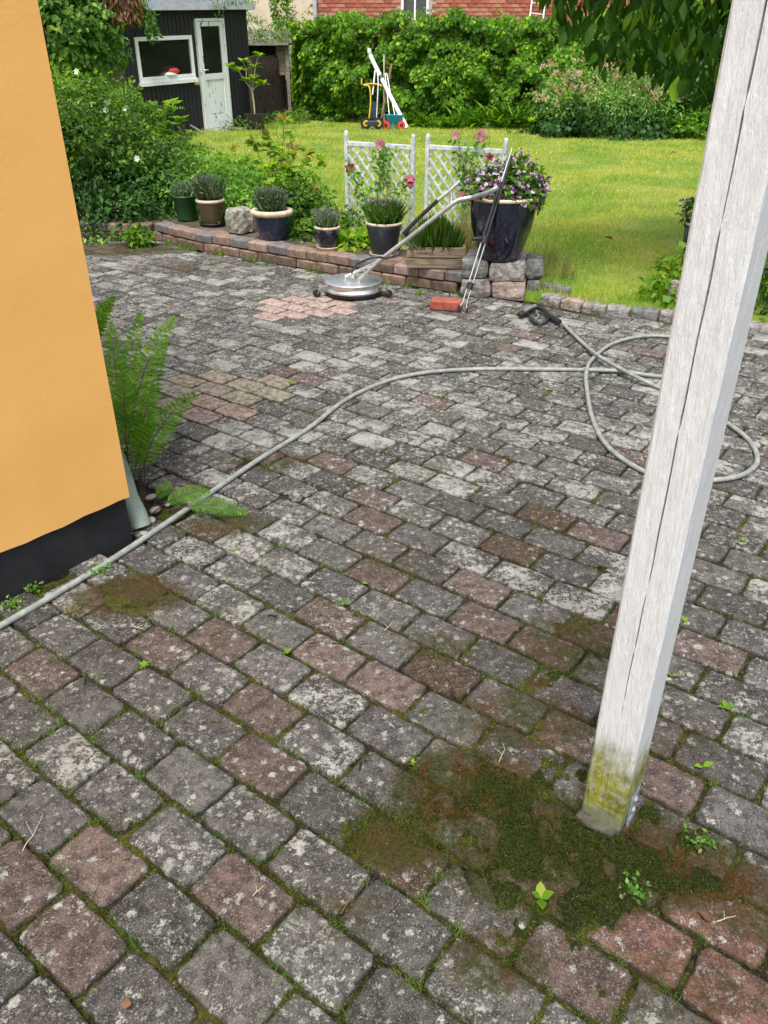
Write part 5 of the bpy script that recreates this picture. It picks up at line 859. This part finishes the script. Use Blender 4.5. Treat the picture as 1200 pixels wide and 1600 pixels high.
# ------------------------------------------------------------------ bushes
def bush(name, label, cat, blobs, n, L, mat, group=None, Wf=.55, droop=.4, gap=.35, stems=8, gsc=3., shell=.72, base=None, extra=None):
    c = V(blobs[0][:2]); zb = float(tz(c[0], c[1])) if base is None else base; o = thing(name, label, cat, (c[0], c[1], zb), group); og = V([c[0], c[1], zb])
    P, D, N, Ls, W = blob_leaves(blobs, n, L, Wf, droop, shell, gap, gsc); k = P[:, 2] > zb + .01; leaves('leaves', P[k] - og, D[k], N[k], Ls[k], W[k], M[mat], o)
    rr = random.Random(len(label))
    for i in range(stems):
        b_ = blobs[rr.randrange(len(blobs))]; t_ = V([b_[0] + rr.uniform(-.6, .6) * b_[3], b_[1] + rr.uniform(-.6, .6) * b_[4], b_[2] + rr.uniform(-.1, .5) * b_[5]]) - og; r0 = V([t_[0] * .35 + rr.uniform(-.05, .05), t_[1] * .35, 0]); MB().tube(smooth_path([r0, (r0 + t_) / 2 + V([0, 0, .08]), t_], 4), [.012] * 3 + [.009] * 3 + [.006, .005, .004], 6).build('stem', M['bark'], o)
    return o, og
bush('dark_shrub', 'big dark green shrub overhanging the patio beside the yellow wall', 'shrub', [(-3.10, 8.55, .76, .62, .55, .30), (-3.6, 9.0, .86, .8, .7, .42), (-2.55, 8.70, .62, .48, .45, .26), (-3.0, 9.3, .86, .75, .6, .40), (-2.30, 9.1, .46, .34, .4, .28)], 17000, .055, 'shrub leaf', gap=.42, stems=12, gsc=4)
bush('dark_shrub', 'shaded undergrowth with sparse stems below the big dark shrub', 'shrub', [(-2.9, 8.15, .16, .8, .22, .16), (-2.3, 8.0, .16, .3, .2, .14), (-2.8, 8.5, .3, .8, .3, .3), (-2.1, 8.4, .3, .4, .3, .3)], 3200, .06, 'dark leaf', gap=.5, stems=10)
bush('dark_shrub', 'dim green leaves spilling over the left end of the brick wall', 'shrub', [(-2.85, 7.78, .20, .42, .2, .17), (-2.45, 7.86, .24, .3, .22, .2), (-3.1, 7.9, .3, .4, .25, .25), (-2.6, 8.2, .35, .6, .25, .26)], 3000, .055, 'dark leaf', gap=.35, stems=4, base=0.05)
bush('rose_bush', 'light green shrub dotted with white flowers in front of the shed', 'shrub', [(-3.35, 10.0, .86, .60, .5, .36), (-2.85, 10.0, .66, .38, .4, .34), (-3.9, 10.1, .90, .7, .6, .38)], 10000, .052, 'light leaf', gap=.42, stems=10, gsc=4)
o = bpy.data.objects['rose_bush']; og = V(o.location)
for px, py, Y in [(120, 112, 9.4), (168, 160, 9.1), (165, 172, 9.1), (196, 170, 9.2), (214, 248, 8.2), (142, 163, 9.1)]: petal_flower('flower', aty(px, py, Y) - og, .036, M['white petal'], o, 6)
sprays(bpy.data.objects['rose_bush'], V(bpy.data.objects['rose_bush'].location), [(-3.35, 10.0, .86, .60, .5, .36), (-2.85, 10.0, .66, .38, .4, .34), (-3.9, 10.1, .90, .7, .6, .38)], 170, .34, .05, 'light leaf')
sprays(bpy.data.objects['dark_shrub'], V(bpy.data.objects['dark_shrub'].location), [(-3.10, 8.65, .62, .70, .6, .36), (-3.6, 9.1, .80, .8, .7, .45), (-2.50, 8.75, .50, .50, .45, .30), (-2.35, 9.2, .42, .4, .45, .32)], 170, .30, .05, 'shrub leaf', lean=1.0, up=.4)
bush('lady_mantle', 'fresh green low shrub left of the brown pot', 'shrub', [(-1.95, 8.3, .30, .42, .3, .30), (-1.6, 8.5, .32, .42, .35, .28), (-2.1, 8.8, .38, .45, .35, .34)], 5200, .055, 'soft leaf', gap=.3, stems=4, gsc=5)
bush('leafy_weed', 'small leafy weed at the left end of the brick wall', 'plant', [(-2.22, 7.45, .07, .13, .11, .09)], 260, .06, 'ivy leaf', gap=.1, stems=2, base=0.0)
bush('leafy_weed', 'pale straggling weeds on the patio edge under the dark shrub', 'plant', [(-2.75, 7.62, .05, .3, .12, .08), (-3.1, 7.65, .07, .2, .12, .10)], 420, .05, 'climber leaf', gap=.3, stems=3, base=0.0)
bush('bed_perennials', 'feathery blue green perennials behind the boulder', 'plants', [(-1.25, 7.75, .26, .38, .26, .20), (-1.0, 8.2, .30, .42, .35, .26), (-1.55, 8.1, .30, .35, .3, .26)], 4200, .052, 'soft leaf', gap=.25, stems=4, gsc=5)
bush('bed_perennials', 'dense ground-hugging green leaves right of the blue pot', 'plants', [(-.60, 7.05, .18, .22, .16, .12), (-.45, 7.3, .2, .3, .2, .14), (-.80, 7.4, .30, .30, .25, .26)], 2200, .055, 'shrub leaf', gap=.2, stems=2, gsc=5)
bush('bed_perennials', 'bright strawberry-like leaves between the small and conical pots', 'plants', [(-.25, 6.72, .16, .20, .16, .10), (-.12, 6.9, .16, .18, .15, .09)], 800, .06, 'light leaf', gap=.15, stems=1, gsc=5, Wf=.8)
bush('bed_perennials', 'soft light green ferny leaves behind the lavender pots at lawn level', 'plants', [(-1.75, 9.2, .30, .5, .4, .28), (-1.2, 9.4, .22, .5, .4, .2)], 3200, .05, 'light leaf', gap=.3, stems=2, gsc=5)
def tall_plant(name, label, base, stems_, L, mat, smat='stem', Wf=.7, n=6, cat='plant', group=None, tipmat=None):
    b0 = V(base); o = thing(name, label, cat, b0, group)
    for tp in stems_:
        tp = V(tp); pts = smooth_path([b0 * 0 + V([rng.uniform(-.08, .08), rng.uniform(-.05, .05), 0]), (tp - b0) * .5 + V([rng.uniform(-.03, .03), 0, .04]), tp - b0], 5); MB().tube(pts, [.006 - .0004 * i for i in range(len(pts))], 6).build('stem', M[smat], o)
        H = np.array(pts); k = rng.integers(2, len(H), n * 3); P = H[k] + rng.normal(0, .012, (n * 3, 3)); a = rng.random(n * 3) * 6.28; D = np.stack([np.cos(a), np.sin(a), rng.uniform(-.1, .6, n * 3)], 1); Ls = L * (.55 + .6 * rng.random(n * 3)); leaves('leaves', P, D, rdir(n * 3) * .35 + V([0, 0, 1]), Ls, Ls * Wf, M[mat], o)
        if tipmat: leaves('tip_leaves', np.tile(H[-1], (7, 1)), rdir(7) + V([0, 0, .3]), rdir(7) + V([0, -.3, .8]), L * .8, L * .45, M[tipmat], o)
    return o
b_ = aty(275, 300, 9.3); b_[2] = .1; tall_plant('tall_perennial', 'tall leafy plant with big pale leaves in front of the shed door', b_, [aty(268, 150, 9.4), aty(285, 185, 9.4), aty(255, 195, 9.3), aty(300, 210, 9.5), aty(245, 215, 9.4), aty(315, 235, 9.3)], .15, 'light leaf', n=9, Wf=.55, group='tall perennials')
b_ = aty(440, 330, 7.9); b_[2] = .12; tall_plant('tall_perennial', 'tall dark-stemmed plant with reddish young leaves behind the blue pot', b_, [aty(395, 225, 7.9), aty(418, 215, 7.9), aty(444, 190, 8.1), aty(460, 235, 7.9), aty(480, 240, 7.9), aty(500, 255, 7.8), aty(470, 285, 7.7), aty(425, 260, 7.8), aty(450, 262, 7.6), aty(490, 300, 7.5)], .12, 'light leaf', 'darkstem', n=9, Wf=.8, group='tall perennials', tipmat='young leaf')
b_ = aty(445, 350, 7.6); b_[2] = .12; tall_plant('tall_perennial', 'broad-leaved deep green plant filling the bed right of the blue pot', b_, [aty(430, 290, 7.6), aty(455, 300, 7.5), aty(475, 320, 7.4), aty(462, 275, 7.7), aty(480, 345, 7.3), aty(440, 320, 7.4), aty(455, 335, 7.3)], .13, 'shrub leaf', 'stem', n=14, Wf=.75, group='tall perennials')
b_ = aty(375, 300, 8.9); b_[2] = .1; tall_plant('tall_perennial', 'airy plant with orange tipped stems between shed door and blue pot', b_, [aty(368, 232, 8.9), aty(340, 240, 9.0), aty(352, 262, 8.8), aty(385, 250, 8.9), aty(330, 262, 9)], .08, 'light leaf', 'stem', n=6, Wf=.4, group='tall perennials', tipmat='young leaf')
# yellow shrub tip at the lawn
b_ = aty(440, 262, 9.6); b_[2] = .1; tall_plant('yellow_shoot', 'yellow green ferny shoot standing above the bed at the lawn edge', b_, [aty(443, 178, 9.6), aty(432, 205, 9.6), aty(455, 208, 9.6), aty(418, 215, 9.7)], .10, 'light leaf', 'darkstem', n=8, Wf=.35)
# climbers at the upper left
bush('climber', 'vine-covered fence with large fresh leaves at the upper left', 'climbing plant', [(-4.9, 12.8, 1.9, .8, .4, .55), (-4.35, 13.0, 1.75, .6, .4, .45), (-4.95, 13.0, 2.3, .9, .4, .5), (-5.6, 13.0, 1.7, .7, .4, .8), (-4.05, 13.1, 1.55, .4, .3, .35), (-5.5, 12.9, 1.1, .8, .4, .5)], 9500, .105, 'climber leaf', gap=.33, stems=8, gsc=2.5, Wf=.62)
sprays(bpy.data.objects['climber'], V(bpy.data.objects['climber'].location), [(-4.9, 12.6, 1.9, .8, .4, .55), (-4.35, 12.8, 1.7, .6, .4, .45), (-5.5, 12.7, 1.3, .7, .4, .6)], 90, .5, .095, 'climber leaf', lean=1.2, up=.1, Wf=.6)
fz = thing('old_fence', 'old grey board fence glimpsed behind the climber', 'fence', (-6.6, 13.5, 0))
for i in range(24): mb = MB(); mb.box((i * .115, 0, .85), (.105, .025, 1.7)); mb.build('board', M['greywood'], fz)
for z in (.4, 1.4): mb = MB(); mb.box((1.3, .03, z), (2.8, .03, .08)); mb.build('rail', M['greywood'], fz)
bush('dry_vine', 'russet dried vine cluster hanging over the shed corner', 'climbing plant', [(-3.85, 13.3, 2.18, .42, .25, .20), (-3.72, 13.3, 2.02, .22, .2, .18), (-4.2, 13.2, 2.3, .4, .25, .15)], 1500, .11, 'dry leaf', droop=1.2, gap=.2, Wf=.28, stems=0)
bush('rose_branch', 'leafy branch hanging over the left end of the shed roof', 'branch', [(-4.28, 16.3, 2.10, .16, .15, .14), (-4.12, 16.3, 1.98, .13, .12, .18), (-4.08, 16.3, 1.78, .10, .1, .14), (-4.4, 16.3, 2.28, .3, .2, .1)], 520, .085, 'climber leaf', gap=.2, stems=0)
bush('roof_tendril', 'sparse tendril creeping along the shed eaves', 'branch', [tuple(D0 + sp_(.55, 2.30, .22)) + (.5, .3, .05), tuple(D0 + sp_(.45, 2.16, .24)) + (.12, .1, .10), tuple(D0 + sp_(1.1, 2.32, .1)) + (.4, .3, .05)], 240, .06, 'climber leaf', gap=.1, stems=0)
bush('back_bush', 'green bush between the beige house and the downpipe', 'shrub', [(-3.0, 27.5, 2.5, .32, .3, .7), (-3.0, 27.5, 1.5, .35, .3, .8)], 2200, .09, 'ivy leaf', stems=3, base=0)
bush('back_bush', 'loose weedy bush above the lean-to roof', 'shrub', [(-3.5, 23.5, 1.95, .55, .3, .35), (-2.9, 24, 1.85, .45, .3, .28), (-3.55, 22.5, 2.2, .3, .3, .45), (-2.6, 23.8, 1.9, .3, .3, .3)], 1900, .07, 'climber leaf', gap=.45, stems=5, base=0)
bush('shed_foot_plants', 'grassy weeds at the foot of the board fence', 'plants', [(-2.35, 19.2, .2, .5, .3, .15), (-2.0, 19.6, .2, .4, .3, .2), (-2.9, 17.8, .18, .35, .3, .14)], 1400, .07, 'grass leaf', gap=.2, stems=1, Wf=.3)
# potted tree at the shed
pt = thing('potted_tree', 'young big-leaved tree in a black pot beside the shed door', 'potted tree', (-2.62, 17.95, .1)); mb = MB(); mb.add([(x * k, y * k, z) for z, k in ((0, .15), (.30, .19)) for x, y in ((-1, -1), (1, -1), (1, 1), (-1, 1))], [(0, 1, 5, 4), (1, 2, 6, 5), (2, 3, 7, 6), (3, 0, 4, 7), (3, 2, 1, 0), (4, 5, 6, 7)]); mb.build('pot', M['black'], pt)
og = V([-2.62, 17.95, .1]); tw = [[(0, 0, .3), (.0, 0, .5), (-.02, 0, .72)], [(-.02, 0, .72), (-.14, 0, .88), (-.25, -.05, 1.05), (-.40, -.1, 1.12)], [(-.02, 0, .72), (.04, 0, .92), (.08, 0, 1.12), (.15, .0, 1.30)], [(-.02, 0, .72), (.10, 0, .80), (.2, 0, .82)], [(-.14, 0, .88), (-.10, 0, 1.05), (-.15, 0, 1.2)]]; tips = []
for q in tw: MB().tube(smooth_path(q, 4), .013 if q[0] == (0, 0, .3) else .008, 7).build('trunk' if q[0] == (0, 0, .3) else 'branch', M['bamboo'], pt); tips += [V(v) for v in q[1:]] if q[0] != (0, 0, .3) else []
for t_ in tips:
    for k in range(8):
        q = link('leaf', oval_leaf(.17, .65), M['light leaf'], pt); a = rng.random() * 6.28; d = Vector((math.cos(a), math.sin(a), rng.uniform(-.1, .7))); q.rotation_mode = 'QUATERNION'; q.rotation_quaternion = d.to_track_quat('Y', 'Z'); q.location = [float(v) for v in t_]
# ------------------------------------------------------------------ flowering mound
MC = V([4.15, 16.9]); o, og = bush('rhododendron', 'round flowering shrub with rosy shoots above an ivy skirt', 'shrub', [(4.15, 16.9, .72, 1.22, .9, .52), (3.75, 16.7, .62, .9, .7, .45), (4.6, 16.6, .62, .85, .7, .45)], 6500, .085, 'variegated leaf', gap=.3, stems=6, Wf=.42, shell=.8)
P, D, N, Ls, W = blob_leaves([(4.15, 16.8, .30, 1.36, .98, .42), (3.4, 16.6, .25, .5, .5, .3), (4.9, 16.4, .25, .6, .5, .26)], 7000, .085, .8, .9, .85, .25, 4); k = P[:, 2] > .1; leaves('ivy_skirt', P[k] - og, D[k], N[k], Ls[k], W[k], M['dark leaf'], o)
P, D, N, Ls, W = blob_leaves([(4.15, 16.85, .74, 1.26, .95, .55), (3.45, 16.6, .72, .55, .5, .36)], 190, .1, 1, 0, .97, .3, 2); k = (P[:, 2] > .62) & (N[:, 1] < .4); C_ = P[k]; r_ = 12; P = np.repeat(C_, r_, 0) + rng.normal(0, .02, (len(C_) * r_, 3)); D = rdir(len(P)) + V([0, -.3, .5]); leaves('rosy_shoots', P - og, D, rdir(len(P)) + V([0, 0, 1]), .085, .022, M['rosy leaf'], o)
bush('ground_ivy', 'low ivy spilling from the flowering shrub toward the post', 'ground cover', [(5.3, 16.3, .2, .7, .4, .16), (5.9, 16.2, .3, .6, .5, .3)], 2600, .08, 'ivy leaf', gap=.15, stems=1, Wf=.8)
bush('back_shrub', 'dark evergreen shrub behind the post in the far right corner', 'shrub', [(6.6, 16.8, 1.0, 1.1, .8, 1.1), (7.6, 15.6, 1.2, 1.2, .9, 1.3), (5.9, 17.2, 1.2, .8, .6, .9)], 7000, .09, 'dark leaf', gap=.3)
# ------------------------------------------------------------------ right-hand planting near the post
o = thing('yucca', 'spiky sword-leaved plant between lawn and post', 'plant', (2.32, 5.9, .05)); n = 26
for k in range(22):
    a = R(150 + 11 * k + rng.uniform(-8, 8)); L = rng.uniform(.28, .50); el = rng.uniform(.12, .9); d = V([math.cos(a), math.sin(a), el]); d = unit(d); pts = [d * L * t_ + V([0, 0, -.25 * L * t_ * t_ + .05]) for t_ in np.linspace(0, 1, 7)]; mb = MB(); s_ = unit(np.cross(d, (0, 0, 1))); vs = []
    for i, p in enumerate(pts): w_ = .014 * (1 - (i / 6) ** 2.2) + .0006; vs += [p - s_ * w_, p - V([0, 0, .004]), p + s_ * w_]
    mb.add(vs, [f for i in range(6) for f in ((i * 3, i * 3 + 1, i * 3 + 4, i * 3 + 3), (i * 3 + 1, i * 3 + 2, i * 3 + 5, i * 3 + 4))], True); me = mb.mesh('leaf'); ca = me.color_attributes.new('tint', 'FLOAT_COLOR', 'POINT'); v = rng.random(); ca.data.foreach_set('color', np.tile([v, rng.random(), .5, 1], (len(vs), 1)).astype(np.float32).ravel()); link('leaf', me, M['dark leaf' if k % 5 else 'dry grass'], o)
bush('ivy_patch', 'fresh ivy spilling over the kerb left of the post', 'ground cover', [(2.02, 5.50, .09, .22, .20, .12), (2.2, 5.75, .14, .25, .2, .16), (2.0, 5.30, .05, .14, .10, .07), (2.35, 5.45, .10, .25, .2, .14)], 1500, .058, 'light leaf', gap=.15, stems=2, Wf=.85, base=0)
p = at(1062, 478, .05); o = rough_block('round_stone', (p[0] + .06, p[1] + .05, .11), (.22, .18, .20), .5, M['granite'], None, 71, .02); tag(o, 'rounded grey stone among the ivy behind the post', 'stone')
p = at(1062, 500, .0); o = rough_block('round_stone', (p[0] + .08, p[1] - .04, .03), (.20, .14, .10), .2, GM[2], None, 72, .015); tag(o, 'low dark stone under the rounded one behind the post', 'stone')
bush('corner_shrub', 'deep green shrub filling the shade at the right edge', 'shrub', [(3.1, 5.2, .32, .6, .45, .36), (3.6, 5.8, .6, .8, .6, .6), (2.75, 5.0, .12, .3, .25, .14)], 4200, .075, 'dark leaf', gap=.25, stems=6, base=0)
# ------------------------------------------------------------------ overhanging tree
tr = thing('overhanging_tree', 'tree whose big dark leaves hang down at the upper right', 'tree', (4.1, 7.4, .1)); og = V([4.1, 7.4, .1])
MB().tube(smooth_path([(0, 0, -.1), (.05, 0, .8), (-.05, -.1, 1.6), (-.2, -.2, 2.4), (-.3, -.3, 3.2)], 5), np.linspace(.13, .08, 21), 12).build('trunk', M['bark'], tr)
br = [[(4.0, 7.3, 2.2), (3.2, 6.6, 2.45), (2.4, 6.1, 2.3), (1.7, 5.9, 2.02), (1.35, 5.85, 1.85)], [(3.9, 7.2, 2.6), (3.2, 7.0, 2.75), (2.4, 6.8, 2.45), (1.9, 6.6, 2.1)], [(4.0, 7.2, 2.4), (3.2, 6.2, 2.3), (2.7, 5.7, 2.05), (2.3, 5.5, 1.9)], [(3.9, 7.1, 2.0), (3.4, 6.4, 2.1), (3.0, 6.0, 1.9), (2.75, 5.8, 1.7)], [(4.0, 7.3, 2.9), (3.0, 6.4, 3.0), (2.0, 6.0, 2.6), (1.6, 5.8, 2.3)]]
for q in br: MB().tube(smooth_path([V(v) - og for v in q], 5), np.linspace(.035, .006, len(smooth_path(q, 5))), 7).build('branch', M['bark'], tr)
# leaf positions: hung below the branches, bottom line as seen
prof = [(850, 5), (870, 30), (885, 60), (905, 40), (925, 75), (945, 118), (965, 100), (985, 105), (1005, 118), (1030, 125), (1050, 148), (1075, 135), (1095, 165), (1120, 150), (1160, 170), (1200, 150), (1300, 150)]
lm = [oval_leaf(.135, .40) for k in range(3)] + [oval_leaf(.115, .46) for k in range(4)] + [oval_leaf(.15, .38)]
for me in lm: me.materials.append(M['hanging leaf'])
k = 0; rt = random.Random(5); LP = []
while k < 3400:
    px = rt.uniform(845, 1330); yb = np.interp(px, [a[0] for a in prof], [a[1] for a in prof]); py = rt.uniform(-380, yb - 10); Y = rt.uniform(5.5, 6.9); p = aty(px, py, Y)
    if py < -80 and rt.random() < .3: k += 1; continue
    if px < 900 and py > -60 and rt.random() < .45: k += 1; continue
    LP.append((py < 10 or px > 1170, p)); k += 1
LP.sort(key=lambda q: q[0]); SP = []
for i, (fl, p) in enumerate(LP):
    d = Vector((rt.gauss(0, .45), rt.gauss(0, .45), -1)); d.normalize()
    if i < 290:
        q = bpy.data.objects.new('leaf', lm[rt.randrange(8)]); COL.objects.link(q); q.parent = tr; q.location = [float(v) for v in (p - og)]; q.rotation_mode = 'QUATERNION'; q.rotation_quaternion = d.to_track_quat('Y', 'Z') @ Vector((0, 1, 0)).rotation_difference(Vector((0, 1, 0))); q.rotation_quaternion = q.rotation_quaternion @ Matrix.Rotation(rt.uniform(-1.4, 1.4), 3, 'Y').to_quaternion(); s_ = rt.uniform(.75, 1.15); q.scale = (s_, s_, s_)
    else: SP.append(p - og)
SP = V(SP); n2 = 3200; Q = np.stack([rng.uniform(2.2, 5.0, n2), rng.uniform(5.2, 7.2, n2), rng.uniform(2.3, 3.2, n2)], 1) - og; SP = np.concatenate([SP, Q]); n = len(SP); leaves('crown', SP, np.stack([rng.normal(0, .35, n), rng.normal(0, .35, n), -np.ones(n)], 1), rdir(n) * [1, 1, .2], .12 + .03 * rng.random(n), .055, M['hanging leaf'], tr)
# lowest hanging leaf, its lit look put into a yellow green colour
q = link('leaf', oval_leaf(.15, .50), M['light leaf'], tr); q.location = [float(v) for v in (aty(1060, 118, 5.5) - og)]; q.rotation_mode = 'QUATERNION'; q.rotation_quaternion = Vector((.0, .1, -1)).to_track_quat('Y', 'Z')
# ------------------------------------------------------------------ tools by the hedge
b0 = aty(636, 203, 18.0); b0[2] = .10; t0 = aty(581, 92, 18.85); o = thing('white_downpipe', 'long white downpipe with bent end leaning against the hedge', 'pipe', b0); MB().tube(smooth_path([V([0, 0, .03]), (t0 - b0) * .5, t0 - b0, t0 - b0 + V([-.05, .02, .12]), t0 - b0 + V([-.045, .02, .19])], 5), .042, 14).build('pipe', M['white'], o); c = (t0 - b0) * .72; MB().tube([c, c + unit(t0 - b0) * .06], .058, 12).build('clip', M['black'], o)
tc = at(588, 203, .1); o = thing('garden_trolley', 'black two-wheeled trolley with yellow hubs and a yellow bent handle', 'trolley', (tc[0], tc[1], .1))
for px in (572, 591):
    c = aty(px, 195, tc[1]) - V([tc[0], tc[1], 0]); c = V([c[0], 0, .125]); MB().tube([c - V([.0, .03, 0]), c + V([0, .03, 0])], .115, 18).build('wheel', M['black'], o); q = MB().tube([c - V([0, .036, 0]), c - V([0, .028, 0])], .060, 16).build('hub', M['yellow'], o); MB().tube([c - V([0, .042, 0]), c - V([0, .035, 0])], .022, 10).build('hub_cap', M['black'], q)
rt_ = lambda px, py, dy=0.: aty(px, py, tc[1] + dy) - V([tc[0], tc[1], .1])
MB().tube(smooth_path([rt_(576, 192), rt_(579, 160, .05), rt_(578, 140, .08), rt_(575, 134, .1), rt_(568, 133, .1), rt_(577, 131, .2), rt_(592, 132, .2), rt_(596, 135, .1)], 4), .016, 8).build('handle', M['yellow'], o); MB().tube([rt_(586, 110, .3), rt_(584, 130, .25), rt_(582, 148, .2)], .015, 8).build('prop', M['white'], o)
MB().tube([rt_(588, 190), rt_(591, 130, .2), rt_(590, 112, .3)], .014, 8).build('pole', M['alu'], o); MB().box(tuple(rt_(582, 193)), (.22, .10, .10), bev=.01).build('deck', M['nav'], o); MB().box(tuple(rt_(584, 172, .08)), (.10, .04, .30)).build('back_plate', M['nav'], o)
MB().tube([rt_(565, 202), rt_(565, 132)], .010, 6).build('stake', M['black'], o); MB().tube([rt_(565, 132), rt_(565, 122)], .016, 8).build('stake_cap', M['yellow'], o)
tc2 = at(612, 202, .1); o = thing('spreader', 'teal seed spreader with red wheels', 'spreader', (tc2[0], tc2[1], .1)); mb = MB(); mb.add([(x * a + .05, y * b__, z) for z, a, b__ in ((.10, .08, .06), (.27, .19, .13)) for x, y in ((-1, -1), (1, -1), (1, 1), (-1, 1))], [(0, 1, 5, 4), (1, 2, 6, 5), (2, 3, 7, 6), (3, 0, 4, 7), (3, 2, 1, 0), (4, 5, 6, 7)]); mb.build('hopper', M['teal'], o)
for x, r_ in ((-.12, .085), (.20, .08)): q = MB().tube([(x, -.14, .085), (x, -.10, .085)], r_, 16).build('wheel', M['red'], o); MB().tube([(x, -.147, .085), (x, -.141, .085)], .03, 10).build('hub', M['black'], q)
MB().box((.02, -.05, .06), (.04, .04, .12)).build('foot', M['teal'], o)
for x in (-.05, .06): MB().tube([(x, 0, .26), (x * .3 - .12, .5, 1.0)], .009, 6).build('handle_bar', M['alu'], o)
a = at(600, 200, .1); c = aty(600, 85, 18.9); tag(MB().tube([a, c], .014, 7).build('bamboo_cane', M['bamboo']), 'upright pale cane standing among the garden tools', 'cane')
a = aty(592, 190, 18.5); a[2] = .1; c = aty(612, 100, 18.9); tag(MB().tube([aty(596, 185, 18.4), c], .028, 8).build('wooden_stake', M['handle_wood']), 'thick brown wooden stake leaning behind the white pipe', 'stake')
p = at(628, 200, .1); o = rough_block('clay_pot_shard', (p[0], p[1] + .05, .19), (.16, .10, .18), .3, M['redbrick'], None, 91, .02); tag(o, 'reddish clay shard behind the foot of the white pipe', 'shard')
# stray brown leaves on the lawn
for px, py, lb in [(957, 374, 'curled brown leaf on the open lawn'), (1048, 240, 'brown leaf on the far lawn below the flowering shrub'), (616, 202, 'brown leaf beside the spreader')]:
    p = at(px, py, .135); o = link('fallen_leaf', oval_leaf(.09, .8), M['dry leaf']); o.location = [float(v) for v in p]; o.rotation_euler = (.3, .3, px); tag(o, lb, 'leaf', 'fallen leaves on the lawn')
